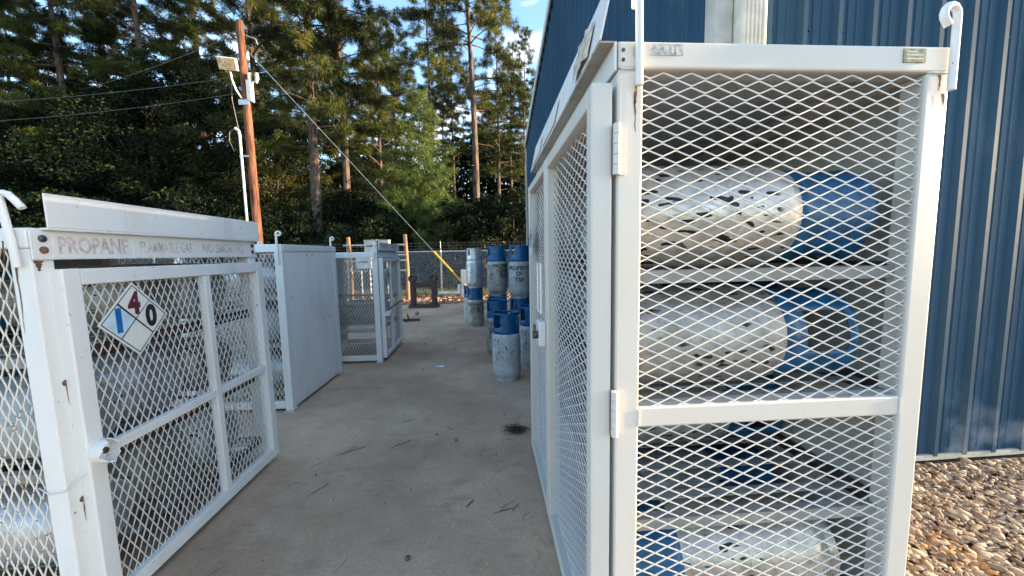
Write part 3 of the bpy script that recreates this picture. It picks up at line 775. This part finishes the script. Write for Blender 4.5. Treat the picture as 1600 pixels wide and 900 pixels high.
B().box((-c2W+.15,-.0062,1.425),(-c2W+.24,-.0045,1.448)).build('maker_plate', 'brass_plate', C2)
B().box((.0,.02,c2H-.05),(.006,c2L-.02,c2H-.004)).build('trim_bar', 'white_dirty', C2)

c3x, c3y, c3L, c3W, c3H = -1.375, 4.68, 1.06, .86, 1.395
C3 = cage('cylinder_cage', 'farthest white cage on the left, small door ajar under a lettered header', c3x, c3y, c3L, c3W, c3H, -1, [.78,.42], 1, 'mesh_white', aisle='open', interior='grey_paint')
sb3 = B().box((.012,.04,c3H+.03),(.020,c3L,c3H+.115)).build('sign_bar', 'white_paint', C3)
B().box((-.03,.04,c3H+.116),(.024,c3L,c3H+.124)).build('ledge', 'white_dirty', C3)
B().box((-.02,.05,c3H+.0),(-.012,c3L-.02,c3H+.115)).build('header_panel', 'white_paint', C3)
text_obj('lettering', 'PROPANE', .06, 'faded_red_strong', sb3, lambda x, y: (.0215,.30+x,c3H+.073+y), .01, .9)
text_obj('lettering', 'NO SMOKING', .06, 'faded_red_strong', sb3, lambda x, y: (.0215,.76+x,c3H+.073+y), .01, .7)
hook(C3, curl((-.03,-.012,1.32), (-.03,-.012,1.52), (1,.2,0), .016, sweep=290, tail=.004), .009)
hook(C3, curl((-.60,-.012,1.32), (-.60,-.012,1.465), (1,.2,0), .016, sweep=290, tail=.004), .009)
d3, P3, W3 = door(C3, (.03,c3L-.005), (.052,.045), .05, 1.325, 1, 0, 'mesh_white', [.45], [], tube=.05, thick=.05)
placard(d3, P3, .22, 1.08, .12, sign=1, digits=True)
B().tube([P3(.02,.02,.66),P3(.92,.02,.68)], .010, 10).build('lock_bar', 'timber', d3, smooth=True)
B().tube([P3(.0,.03,.62),P3(.075,.03,.62)], .035, 14).build('lock_guard', 'white_dirty', d3, smooth=True)

for root, (xx, yy, nn, gname, where) in {'a': (c1x, c1y, 3, 'cylinders lying in the nearest left cage', 'nearest left cage'), 'b': (c2x, c2y, 3, 'cylinders lying in the middle left cage', 'middle left cage')}.items():
    for z, nm in ((1.02,'top'),(.60,'middle'),(.18,'bottom')):
        for k in range(nn):
            pos = ('front','centre','rear')[k]
            if root == 'a' and z == 1.02 and k == 0: continue
            lying('cylinder lying on the %s shelf of the %s, %s of the shelf' % (nm, where, pos), ('cyl_paint','cyl_alu','cyl_galv')[(k+int(z*10)) % 3], 'C', xx - .09 - (0 if k != 1 else .02), yy + .19 + .34*k, z, right=False, spin=k*1.7+z, group=gname)
for k in range(2):
    lying('cylinder lying on the lower shelf of the farthest cage, %s one' % ('near','far')[k], 'cyl_galv', 'C', c3x-.09, c3y+.38+.36*k, .42, right=False, spin=k+.4, group='cylinders in the farthest left cage')

# ------------------------------------------------------------------ steel stand and other yard things
t = thing('steel_stand', 'rusty dark steel stand with four lifting rings at the slab edge', 'steel stand', (-1.69,9.66,0), (0,0,rad(-4)))
b = B(); b.box((-.38,-.14,0),(.38,-.02,.07)); b.build('base_beam', 'dark_steel', t, bevel=.006)
b = B(); b.box((-.38,.04,0),(.38,.16,.07)); b.build('base_beam', 'dark_steel', t, bevel=.006)
for x in (-.33,.22):
    for y in (-.11,.06):
        B().box((x,y,.07),(x+.10,y+.07,.70)).build('upright', 'dark_steel', t, bevel=.005)
for y in (-.11,.06): B().box((-.23,y+.01,.53),(.22,y+.06,.63)).build('cross_beam', 'dark_steel', t, bevel=.005)
for x in (-.28,.27):
    for y in (-.075,.095):
        P = [(x+.075*math.cos(q), y, .755+.075*math.sin(q)) for q in [2*math.pi*k/18 for k in range(19)]]
        B().tube(P, .022, 8, False).build('lifting_ring', 'dark_steel', t, smooth=True)

t = thing('scrap_iron', 'dark bent scrap iron lying on the slab beyond the farthest cage', 'scrap iron', (-1.66,7.6,0))
b = B(); b.tube([(-.2,.05,.03),(0,0,.035),(.22,.04,.03)], .022, 8); b.tube([(-.05,-.1,.02),(0,0,.04),(.1,.16,.02)], .018, 8); b.build('bars', 'dark_steel', t, smooth=True)
b = B(); b.tube([(0,0,.03),(-.02,.0,.16)], .016, 8); b.build('peg', 'dark_steel', t, smooth=True)

# electrical rack behind the farthest cage
t = thing('utility_rack', 'two sunlit timber posts joined by metal rails near the fence', 'utility rack', (-3.3,11.3,0))
for x, h in ((-.82,1.92),(.84,1.98)):
    B().tube([(x,0,-.1),(x+.02,0,h*.5),(x-.01,0,h)], [.065,.06,.055], 12).build('post', 'timber', t, smooth=True)
for z in (1.66,1.36,1.20,.9): B().box((-.95,-.09,z),(.86,-.065,z+.035)).build('rail', 'galvanised', t)
for x in (-.45,-.2,.1,.3): B().tube([(x,-.12,.0),(x,-.12,1.2)], .022, 8).build('conduit', 'pvc', t, smooth=True)
def cabinet(label, x, z0, w, h, m='cabinet_grey', y=11.12):
    c = thing('electrical_cabinet', label, 'cabinet', (x, y, z0), group='electrical cabinets on the rack')
    B().box((-w/2,-.11,0),(w/2,.09,h)).build('housing', m, c, bevel=.008)
    B().box((-w/2+.015,-.122,.015),(w/2-.015,-.112,h-.015)).build('door', m, c, bevel=.004)
    B().box((-w*.28,-.127,h*.5),(w*.28,-.1225,h*.5+.035)).build('vent', 'black_mark', c)
    B().box((-w/2-.01,-.12,h+.0005),(w/2+.01,.095,h+.012)).build('lid', m, c)
cabinet('left grey electrical cabinet above the farthest cage', -3.42, 1.44, .33, .37)
cabinet('right grey electrical cabinet above the farthest cage', -3.03, 1.44, .30, .37)
cabinet('pale meter cabinet seen low through the mesh of the farthest cage', -3.62, .98, .46, .38, 'cabinet_light')

wb = thing('utility_box', 'white utility box at the foot of the yellow guy wire', 'utility box', (-.70,11.95,0))
B().box((-.19,-.12,.10),(.17,.12,.86)).build('housing', 'cabinet_light', wb, bevel=.01)
B().box((-.17,-.132,.13),(.15,-.1225,.83)).build('door', 'cabinet_light', wb, bevel=.004)
B().box((-.21,-.14,.0),(.19,.14,.10)).build('plinth', 'grey_paint', wb)
B().tube([(-.92,0,.13),(-.35,0,.12),(-.215,0,.12)], .055, 10).build('pipe', 'pvc', wb, smooth=True)
B().tube([(-.26,-.02,.14),(-.26,-.02,.40)], .045, 10).build('pipe', 'pvc', wb, smooth=True)
tag(B().box((-.35,-.09,0),(.35,.09,.10)).build('timber_kerb', 'timber', None, bevel=.01, loc=(-.75,11.15,-.03)), 'short weathered timber lying on the stones before the utility box', 'timber')

# chain link fence
fy = 12.45
fz = 1.47
F = thing('chain_link_fence', 'galvanised chain link fence with barbed wire in front of the woods', 'fence', (0,fy,0))
xs = [-13.6,-10.6,-7.6,-4.6,-1.58,1.45]
for x in xs:
    p_ = B().tube([(x,0,-.1),(x,0,1.50)], .032, 10).build('post', 'galvanised', F, smooth=True)
    B().tube([(x,0,1.5),(x,-.02,1.80)], .014, 6).build('barb_arm', 'galvanised', p_)
B().tube([(-14,0,fz),(2.5,0,fz)], .022, 8).build('top_rail', 'galvanised', F, smooth=True)
for z in (1.56,1.65,1.74):
    wp = [(-14+i*1.5, -.01, z+.01*math.sin(i*2.1+z*9)) for i in range(12)]
    w_ = B().tube(wp, .004, 4); r_ = random.Random(int(z*100))
    for i in range(120):
        x = -14 + i*.135; w_.tube([(x-.012,-.02,z-.02),(x+.012,0,z+.025)], .002, 3)
    w_.build('barbed_wire', 'wire_dark', F)
b = B(); pit = .062
for i in range(int(16.5/pit)):
    x = -14 + i*pit
    b.tube([(x,-.034,.02),(x+fz*.95,-.034,fz)], .0022, 3, False); b.tube([(x+fz*.95,-.029,.02),(x,-.029,fz)], .0022, 3, False)
cl = b.build('chain_link', 'galvanised', F); cl['kind'] = 'stuff'

# utility pole
PX, PY, PS = -8.31, 14.0, .875
t = thing('utility_pole', 'reddish timber utility pole with flood light and white conduit', 'utility pole', (PX,PY,.169)); t.scale = (PS,PS,PS)
B().tube([(.06,0,-.8),(.03,0,4),(0,0,10.6)], [.17,.155,.125], 16).build('pole', 'pole_timber', t, smooth=True)
cd_ = B().tube([(-.25,-.13,0),(-.27,-.13,6.25),(-.30,-.13,6.42),(-.42,-.14,6.50)], [.05,.05,.05,.065], 12).build('conduit', 'pvc', t, smooth=True)
B().box((-.33,-.16,5.4),(.02,-.10,5.46)).build('clamp', 'galvanised', cd_)
B().tube([(-.42,-.15,6.5),(-.62,-.18,6.35),(-.66,-.18,6.0),(-.5,-.16,5.6)], .012, 6).build('cable', 'wire_dark', cd_)
B().tube([(-.40,-.14,8.2),(-.44,-.15,7.6),(-.30,-.14,6.5)], .012, 6).build('cable', 'wire_dark', cd_)
fl_ = B().box((-.31,-.12,-.22),(.31,.06,.22)).build('flood_light', 'cabinet_light', t, bevel=.02, loc=(-.36,-.32,8.85)); fl_.rotation_euler = (rad(18),0,rad(12))
B().box((-.27,-.135,-.18),(.27,-.125,.18)).build('lens', 'lens', fl_)
B().tube([(-.36,-.25,8.62),(-.34,-.2,8.3),(-.25,-.15,7.95),(-.08,-.12,7.65)], .035, 8).build('lamp_arm', 'pvc', t, smooth=True)
B().box((-.20,-.16,7.4),(.2,-.12,7.6)).build('bracket', 'galvanised', t)
B().box((.13,-.16,7.55),(.30,.06,8.35)).build('junction_box', 'cabinet_light', t, bevel=.01)
for x in (.22,.5):
    i_ = B().tube([(x,-.10,8.25),(x+.04,-.10,8.42),(x+.04,-.10,8.62)], [.04,.075,.06], 10).build('insulator', 'cabinet_light', t, smooth=True)
B().tube([(.12,-.05,8.3),(.55,-.1,8.32)], .025, 6).build('bracket_arm', 'galvanised', t)
B().tube([(.1,0,10.1),(.55,0,9.95),(.60,0,9.75)], .022, 6).build('wire_support', 'galvanised', t)
def cable(name, label, cat, a, b_, sag, r, m, group=None):
    a, b_ = Vector(a), Vector(b_); P = [a.lerp(b_, i/16) - Vector((0,0,sag*4*(i/16)*(1-i/16))) for i in range(17)]
    return tag(B().tube(P, r, 5).build(name, m, None), label, cat, group)
GW = 'overhead wires running left from the pole'
cable('overhead_wire', 'topmost overhead wire running left from the top of the pole', 'wire', (PX-.1,PY,9.05), (PX-23,PY+11,10.8), .7, .008, 'wire_dark', GW)
cable('overhead_wire', 'middle overhead wire reaching the pole at the flood light', 'wire', (PX-.1,PY,7.65), (PX-21,PY+2.6,7.7), .5, .008, 'wire_dark', GW)
cable('overhead_wire', 'lowest overhead wire reaching the pole below the flood light', 'wire', (PX-.1,PY,7.1), (PX-21,PY+2.6,6.9), .5, .008, 'wire_dark', GW)
gt = thing('guy_wire', 'guy wire sloping from the pole down to the yard, yellow guard at its foot', 'guy wire', (-.84,11.85,.45))
a, e = Vector((0,0,0)), Vector((PX+.1+.84, PY-11.85, 8.57-.45))
B().tube([a, e*.5, e], .007, 5).build('cable', 'galvanised', gt)
B().tube([a - e*.02, e*.06, e*.125], .034, 8).build('guard', 'yellow_guard', gt, smooth=True)

# ------------------------------------------------------------------ debris on the slab
GD = 'twigs lying on the slab'
def twig(label, x, y, L_, ang, fork=True, r=.0019):
    r_ = random.Random(int(x*1000+y*77)); c, s_ = math.cos(ang), math.sin(ang)
    t = thing('twig', label, 'twig', (x,y,0), group=GD)
    P = [((q-.5)*L_*c + r_.uniform(-.006,.006), (q-.5)*L_*s_ + r_.uniform(-.006,.006), .004 + .004*r_.random()) for q in (0,.3,.6,1)]
    B().tube(P, [r*.5,r*.9,r,r*.7], 5).build('stem', 'stick', t)
    if fork:
        p = Vector(P[1]); B().tube([p, p + Vector((c*L_*.4-s_*.03, s_*L_*.4+c*.03, .006))], r*.5, 4).build('fork', 'stick', t)
twig('forked twig on the slab near the foot of the open door', -.98, 2.52, .20, .55)
twig('twig on the slab halfway between the open door and the tall cage', -.66, 2.58, .17, .75)
twig('thin twig on the slab farther up the aisle', -.70, 2.95, .14, .6, False)
twig('small twig lying crosswise in the middle of the aisle', -.34, 2.80, .09, -.8, False)
twig('short bent twig on the slab toward the tall cage', -.13, 1.90, .07, 1.0, False, .003)
twig('pair of twigs on the slab beside the tall cage', .06, 1.83, .13, .35)
twig('faint thin twig on the slab toward the open door', -1.02, 2.10, .13, 1.0, False, .0016)
v, f = ico1()
def pebble(label, x, y, r, m='stone', flat=.7):
    vv = v*np.array([1,.8,flat])*r*(1+.15*NP.standard_normal((len(v),1))); vv[:,2] -= vv[:,2].min()
    o = link('pebble', np_mesh('pebble', vv, f, m, None, True), None, 0, (x,y,0), (0,0,NP.uniform(0,6)))
    tag(o, label, 'pebble', 'pebbles scattered on the slab')
for x, y, r in ((-.391,1.557,.016),(-.422,2.697,.014),(-.27,2.60,.016),(-.457,2.38,.008),(.02,2.38,.009),(-.48,2.05,.009),(.12,1.86,.010),(.10,1.83,.007),(.055,2.30,.008),
                (-1.1,2.25,.009),(-.2,3.3,.009),(-.9,3.6,.010),(.1,3.0,.010),(-.6,1.95,.007),(-.05,2.05,.006),(-.8,4.3,.014),(-.5,5.2,.018),(-1.0,5.6,.02),(-.35,3.8,.011),(-.62,2.2,.006)):
    pebble('small pebble lying loose on the concrete aisle' if r < .012 or y > 3 else ('brown flat pebble at the near end of the aisle' if y < 1.6 else 'larger pebble in the middle of the aisle, %s of a close pair' % ('left' if x < -.4 else 'right')),
           x, y, r, 'leaf_litter' if y < 1.6 else 'stone', .5)
pebble('dark stone on the slab before the rusty stand', -1.66, 8.45, .07)
pp = B().add([(-.05,-.03,.006),(.05,-.035,.004),(.06,.03,.012),(-.04,.035,.006),(.0,.0,.018)], [(0,1,4),(1,2,4),(2,3,4),(3,0,4)]).build('paper_scrap', 'paper', None, loc=(-.62,4.42,0))
tag(pp, 'crumpled scrap of white paper in the middle of the aisle', 'paper')
cb = B(); r_ = random.Random(5)
for k in range(170):
    a = r_.uniform(0,6.28); l = r_.uniform(.05,.14); x, y = r_.gauss(0,.035), r_.gauss(0,.025); z = r_.uniform(.003,.03)
    p = Vector((x,y,z)); dv = Vector((math.cos(a), math.sin(a), r_.uniform(-.1,.25)))*l
    cb.tube([p-dv*.5+Vector((0,0,.008)), p+dv*.15, p+dv*.5], .0009, 3)
for vtx in range(len(cb.v)):
    x, y, z = cb.v[vtx]; cb.v[vtx] = (x, y, max(z, .002))
o = cb.build('pine_straw_clump', 'stick', None, loc=(.18,2.70,0)); tag(o, 'dark clump of pine straw against the tall cage door', 'pine straw')
ns = B(); r_ = random.Random(77)
for k in range(130):
    x = r_.uniform(-1.4,.25); y = 1.35 + 5.5*r_.random()**1.5; a = r_.uniform(0,6.28); l = r_.uniform(.025,.09); bnd = r_.uniform(-.4,.4)
    if r_.random() < .3: x = r_.choice((-1.3,.2)) + r_.gauss(0,.07)
    ns.tube([(x,y,.002),(x+math.cos(a)*l*.5,y+math.sin(a)*l*.5,.0035),(x+math.cos(a+bnd)*l,y+math.sin(a+bnd)*l,.002)], .0008, 3)
o = ns.build('fallen_needles', 'pine_straw', None); o['kind'] = 'stuff'; tag(o, 'thin scatter of fallen pine needles over the concrete aisle', 'pine needles')
# crumbs and grit
n = 2600
px = NP.uniform(-1.4,.25,n); py = 1.3 + 6*NP.uniform(0,1,n)**1.4; sz = np.clip(NP.lognormal(math.log(.0018),.45,n),.0008,.0065)
o = link('grit', stones(n, ico1(), np.stack([px,py,sz*.3],-1), sz, 'red_stones', 'grit')); o['kind'] = 'stuff'; tag(o, 'fine grit and crumbs scattered over the concrete', 'grit')

# ------------------------------------------------------------------ trees
def unit(n):
    q = NP.standard_normal((n,3)); return q/np.linalg.norm(q,axis=1,keepdims=True)
def blades(pos, dirs, n, ln_, wd, spread, name, m, rbase):
    """tufts of needle blades: pos, dirs (k,3)"""
    k = len(pos); P = np.repeat(pos, n, 0); D = np.repeat(dirs, n, 0)*(1-spread) + unit(k*n)*spread*1.35
    D /= np.linalg.norm(D,axis=1,keepdims=True)
    Lh = NP.uniform(*ln_, k*n)[:,None]; side = np.cross(D, unit(k*n)); side /= np.linalg.norm(side,axis=1,keepdims=True)+1e-9
    w = wd*NP.uniform(.7,1.3,k*n)[:,None]
    tip = P + D*Lh; tip[:,2] -= Lh[:,0]*.12
    mid = P + D*Lh*.45
    Vt = np.stack([P, mid+side*w, tip, mid-side*w],1).reshape(-1,3)
    Fq = np.arange(k*n*4).reshape(-1,4)
    rn = np.clip(np.repeat(rbase, n) + NP.normal(0,.12,k*n), 0, 1)
    return np_mesh(name, Vt, Fq, m, np.repeat(rn,4))
def pine(seed, H, zb, Lmax, r0, dens=1.0, m='pine_needles', tuft=(.22,.38), nb=26, shape='tall', bark='bark', drop=.0):
    r_ = random.Random(seed); tb = B()
    lx, ly = r_.uniform(-.5,.5), r_.uniform(-.5,.5)
    ax = lambda z: Vector((lx*math.sin(z*.16+seed)*(z/H), ly*math.sin(z*.13+seed*2)*(z/H), z))
    zs = [-.2]+[H*i/14 for i in range(1,15)]
    tb.tube([ax(max(z,0)) if z > 0 else Vector((0,0,-.2)) for z in zs], [r0*(1.2 if z < .5 else 1)*max(.06,1-z/H*.92) for z in zs], 9)
    pos, dirs, rb = [], [], []
    for _ in range(int((zb)*.9) if shape == 'tall' else 0):                 # dead stubs below the crown
        z = r_.uniform(zb*.35, zb); a = r_.uniform(0,6.28); l = r_.uniform(.3,1.3); p = ax(z)
        tb.tube([p, p+Vector((math.cos(a)*l, math.sin(a)*l, r_.uniform(-.2,.3)*l))], [.025,.008], 4)
    z = zb
    while z < H-.2:
        q = (z-zb)/(H-zb)
        env = (Lmax*(.62+.55*math.sin(math.pi*min(1,q*1.1+.12)))*(1-q**2.4*.82)) if shape == 'tall' else Lmax*(1-q)**.8 + .12
        nbr = r_.choice((3,3,4,5)) if shape == 'tall' else 5
        a0 = r_.uniform(0,6.28)
        for k in range(nbr):
            if shape == 'tall' and r_.random() < .18: continue
            a = a0 + 6.28*k/nbr + r_.uniform(-.4,.4); Lb = env*r_.uniform(.55,1.1)
            rise = r_.uniform(.05,.45) if shape == 'tall' else r_.uniform(.25,.5)
            p0 = ax(z); dirv = Vector((math.cos(a), math.sin(a), 0)); P = []
            nseg = 5
            for i in range(nseg+1):
                s_ = i/nseg; P.append(p0 + dirv*Lb*s_ + Vector((r_.uniform(-.06,.06)*Lb*s_, r_.uniform(-.06,.06)*Lb*s_, Lb*(rise*s_ - (.28 if shape == 'tall' else .08)*s_*s_))))
            rb0 = max(.012, r0*.20*(Lb/Lmax))
            tb.tube(P, [rb0*(1-i/(nseg+1)) for i in range(nseg+1)], 4, False)
            tone = r_.uniform(.15,.75)
            nt_ = max(3, int(Lb*4.6*dens))
            for j in range(nt_):
                s_ = (.32 if shape == 'tall' else .12) + (1-(.32 if shape == 'tall' else .12))*(j+r_.random())/nt_
                i = min(int(s_*nseg), nseg-1); pj = P[i].lerp(P[i+1], s_*nseg-i)
                tl = r_.uniform(.25,.75)*(1.1-s_*.5)*(1 if shape == 'tall' else .55)
                td = (dirv*r_.uniform(.2,1) + Vector((-dirv.y,dirv.x,0))*r_.choice((-1,1))*r_.uniform(.3,1.1) + Vector((0,0,r_.uniform(.0,.6)))).normalized()
                pe = pj + td*tl; tb.tube([pj, pe], [.010,.004], 3, False)
                for u in (.45,.75,1.0):
                    pos.append(pj.lerp(pe,u)); dirs.append(td); rb.append(tone+r_.uniform(-.15,.15)+.12*q)  # tone rises with height: sunlit crown tops put into the colour
            pos.append(P[-1]); dirs.append(dirv); rb.append(tone+.15)
        z += (r_.uniform(.35,.75) if shape == 'tall' else r_.uniform(.22,.34))
    for _ in range(12): pos.append(ax(H-r_.random()*.6)); dirs.append(Vector((r_.uniform(-.5,.5),r_.uniform(-.5,.5),1)).normalized()); rb.append(.6)
    cm = blades(np.array([p[:] for p in pos]), np.array([p[:] for p in dirs]), nb, tuft, .0105 if shape == 'tall' else .009, .62, 'crown', m, np.array(rb))
    return tb.mesh('trunk', bark, True), cm
def broadleaf(seed, H, Rx, zb, nleaf, lsize, m, bark='bark_dark', r0=.12, nclump=95):
    r_ = random.Random(seed); tb = B()
    tb.tube([(0,0,-.2),(r_.uniform(-.1,.1),r_.uniform(-.1,.1),H*.35),(r_.uniform(-.3,.3),r_.uniform(-.3,.3),H*.8)], [r0,r0*.7,r0*.2], 7)
    C_, Rr = [], []
    for i in range(nclump):
        a = r_.uniform(0,6.28); q = r_.random(); z = zb + (H-zb)*q
        env = Rx*(math.sin(math.pi*min(.98,q*.78+.18)))**.7; rr = env*math.sqrt(r_.uniform(.18,1.0))
        c = Vector((rr*math.cos(a), rr*math.sin(a), z)); C_.append(c); Rr.append(r_.uniform(.35,.8)*Rx/2.4)
        if i % 3 == 0:
            zt = max(.2, z-r_.uniform(.5,1.4)); tb.tube([(0,0,zt*.9), (c.x*.5,c.y*.5,(zt+z)/2+.1), c], [.035,.02,.008], 4, False)
    C_ = np.array([c[:] for c in C_]); Rr = np.array(Rr); idx = NP.integers(0,nclump,nleaf)
    u = unit(nleaf)*np.cbrt(NP.uniform(.12,1,nleaf))[:,None]; u[:,2] *= .62
    P = C_[idx] + u*Rr[idx][:,None]
    D = unit(nleaf); D[:,2] -= .25; N_ = np.cross(D, unit(nleaf)); D /= np.linalg.norm(D,axis=1,keepdims=True); N_ /= np.linalg.norm(N_,axis=1,keepdims=True)+1e-9
    l = lsize*NP.uniform(.6,1.3,nleaf)[:,None]
    Vt = np.stack([P, P+D*l*.5+N_*l*.28, P+D*l, P+D*l*.5-N_*l*.28],1).reshape(-1,3)
    tone = NP.uniform(.1,.7,nclump)
    rn = np.clip(tone[idx]+NP.normal(0,.16,nleaf),0,1)
    return tb.mesh('trunk', bark, True), np_mesh('crown', Vt, np.arange(nleaf*4).reshape(-1,4), m, np.repeat(rn,4))
PINES = [pine(1, 23, 6.5, 3.4, .26, 1.15), pine(2, 24, 9.5, 3.2, .24, 1.0), pine(3, 25, 12, 2.6, .20, .9), pine(4, 22, 5.0, 3.8, .26, 1.05), pine(5, 21, 8.0, 2.9, .22, .95)]
YOUNG = pine(8, 8.5, 1.0, 2.5, .09, 1.6, 'young_needles', (.16,.30), 12, 'cone')
BROAD = [broadleaf(21, 9.0, 2.7, .6, 42000, .10, 'leaves_dark'), broadleaf(22, 8.0, 3.0, .4, 42000, .10, 'leaves_dark'), broadleaf(23, 10.5, 2.6, 1.0, 42000, .10, 'leaves_olive')]
BUSH = [broadleaf(31, 3.2, 1.7, .1, 11000, .11, 'leaves_dark', r0=.05, nclump=50), broadleaf(32, 2.6, 1.5, .1, 9000, .11, 'leaves_olive', r0=.05, nclump=45)]
def tree(name, cat, label, meshes, x, y, sc=1.0, rz=None, group=None, sz=None):
    t = thing(name, label, cat, (x,y,-.05), (0,0,rng.uniform(0,6.28) if rz is None else rz), group)
    t.scale = (sc,sc,sz or sc)
    link('trunk', meshes[0], t); link('crown', meshes[1], t); return t
GP, GB, GU = 'tall pines at the edge of the woods', 'dark leafy trees below the pines', 'bushes along the fence'
def at(px, y): return (px-763)*y/577 - .024*y*0 - (763-px)*y/577*.02
TP = [(515,17.8,0,.97,'big golden lit pine with bright needle clumps left of the sky gap'),(745,19.5,1,.9,'tall pine with bare straight trunk right of the sky gap'),
      (682,31,2,1.05,'slender bare trunk rising through the sky gap'),(300,20,1,.95,'tall pine trunk left of the utility pole'),
      (442,22,3,1.0,'pine whose trunk shows at the top right of the utility pole'),(558,19,4,.95,'pine with reddish trunk draped in vines'),
      (185,20,3,.9,'wide pine with golden upper branches left of the utility pole'),(40,20,0,.95,'pine at the left edge of the picture'),
      (655,16.8,'y',1.0,'young soft green pine behind the fence gap')]
for px, y, k, sc, lab in TP:
    tree('pine_tree', 'pine tree', lab, YOUNG if k == 'y' else PINES[k], at(px,y), y, sc, group=GP)
DEEP = [(-70,28,0,1.0,'pine crown cut off by the left edge, deeper in the woods'),(120,33,1,1.0,'deeper pine between the left edge pine and the wide golden pine'),
        (95,22.5,3,.95,'dense pine filling the gap left of the wide golden pine'),(245,23,0,.95,'dense pine filling the gap between the wide golden pine and the pole'),(365,24,3,.95,'dense pine crown directly behind the top of the utility pole'),
        (610,27,3,.8,'dense pine crown left of the sky gap behind the young pine'),(240,36,0,.95,'deeper pine just right of the wide golden pine'),(380,35,4,1.0,'deeper pine standing right behind the utility pole'),
        (480,33,1,1.0,'deeper pine behind the left side of the big golden lit pine'),(550,40,2,1.0,'far pine directly behind the pine with the reddish trunk'),
        (600,34,4,1.0,'deeper pine just right of the pine with the reddish trunk'),(635,37,1,1.0,'deeper pine just left of the young soft green pine'),
        (700,42,1,.95,'far pine right behind the slender bare trunk'),(715,36,2,.9,'slim deeper pine between the slender bare trunk and the tall pine'),
        (765,45,0,.9,'first pine from the tall bare trunked one toward the building'),(780,31,4,.95,'second pine from the tall bare trunked one toward the building'),
        (802,35,1,.85,'third pine from the tall bare trunked one toward the building'),(822,29,2,.72,'fourth pine from the tall bare trunked one toward the building'),
        (845,38,4,.8,'pine crown nearest to the gable of the blue building')]
for px, y, k, sc, lab in DEEP:
    tree('pine_tree', 'pine tree', lab, PINES[k], at(px,y), y, sc, group='pines deeper in the woods')
ORD = 'first second third fourth fifth sixth seventh eighth ninth tenth eleventh twelfth thirteenth fourteenth fifteenth sixteenth seventeenth'.split()
FRONT = [(-20,19.5,1,1.05),(60,21,2,.95),(130,19.5,1,1.05),(200,21,0,1.15),(265,19.5,1,1.2),(330,20.5,0,1.22),(400,20,2,1.05),(455,21,1,1.05),(580,20,0,.62)]
for i, (px, y, k, sc) in enumerate(FRONT):
    tree('leafy_tree', 'tree', '%s leafy tree from the left in the front row of the lower storey' % ORD[i], BROAD[k], at(px,y), y, sc, group=GB)
for px, y, k, sc in ((350,24,0,1.15),(230,25,2,1.1),(100,25,2,1.0),(0,25,0,1.15),(500,25,1,1.0),(560,26,0,.9),(620,24,1,.7),(700,25,0,.62),(760,27,1,.7),(815,24,0,.6),(850,28,1,.8)):
    tree('leafy_tree', 'tree', 'leafy tree in the shaded rear row of the lower storey', BROAD[k], at(px,y), y, sc, group='leafy trees in the rear row')
BS = sorted(((480,15.5,0,1.0),(540,16,1,1.0),(600,15.2,0,.9),(715,15.5,1,.95),(755,15.8,0,1.15),(800,16,0,1.3),(830,17,1,1.2),(690,18,0,1.3),(630,18,0,1.3),(560,18.5,0,1.4),(420,16,0,1.1),(350,16.5,0,1.3),(280,16,1,1.2),(200,16.5,0,1.3),(120,16,0,1.3),(60,16.5,1,1.2),(0,16,0,1.3)))
for i, (px, y, k, sc) in enumerate(BS):
    tree('bush', 'bush', '%s low bush from the left along the fence' % ORD[i], BUSH[k], at(px,y), y, sc, group=GU)
# the wood beyond, one mass
n = 110000
px = NP.uniform(-60,26,n); py = NP.uniform(42,50,n); h = 12.5 + 6*np.array([mnoise.noise((x*.13,1.7,0)) for x in px]); pz = h*NP.uniform(0,1,n)**.8
D = unit(n); N_ = np.cross(D, unit(n)); N_ /= np.linalg.norm(N_,axis=1,keepdims=True)+1e-9; P = np.stack([px,py,pz],-1); l = NP.uniform(.3,.7,n)[:,None]
Vt = np.stack([P, P+D*l*.5+N_*l*.3, P+D*l, P+D*l*.5-N_*l*.3],1).reshape(-1,3)
o = link('far_woods', np_mesh('far_woods', Vt, np.arange(n*4).reshape(-1,4), 'leaves_dark', np.repeat(NP.uniform(0,.6,n),4))); o['kind'] = 'stuff'; tag(o, 'dark mass of undergrowth deep in the woods', 'woods')
# grass along the fence
n = 9000
px = NP.uniform(-13,2,n); py = NP.normal(12.9,.45,n); P = np.stack([px,py,np.full(n,-.03)],-1)
D = np.stack([NP.normal(0,.35,n),NP.normal(0,.35,n),np.ones(n)],-1); l = NP.uniform(.08,.26,n)[:,None]; sd = np.stack([NP.normal(0,1,n),NP.normal(0,1,n),np.zeros(n)],-1); sd /= np.linalg.norm(sd,axis=1,keepdims=True)
Vt = np.stack([P-sd*.008, P+sd*.008, P+D*l],1).reshape(-1,3)
o = link('grass', np_mesh('grass', Vt, np.arange(n*3).reshape(-1,3), 'grass_blades', np.repeat(NP.uniform(0,1,n),3))); o['kind'] = 'stuff'; tag(o, 'thin grass growing along the foot of the fence', 'grass')
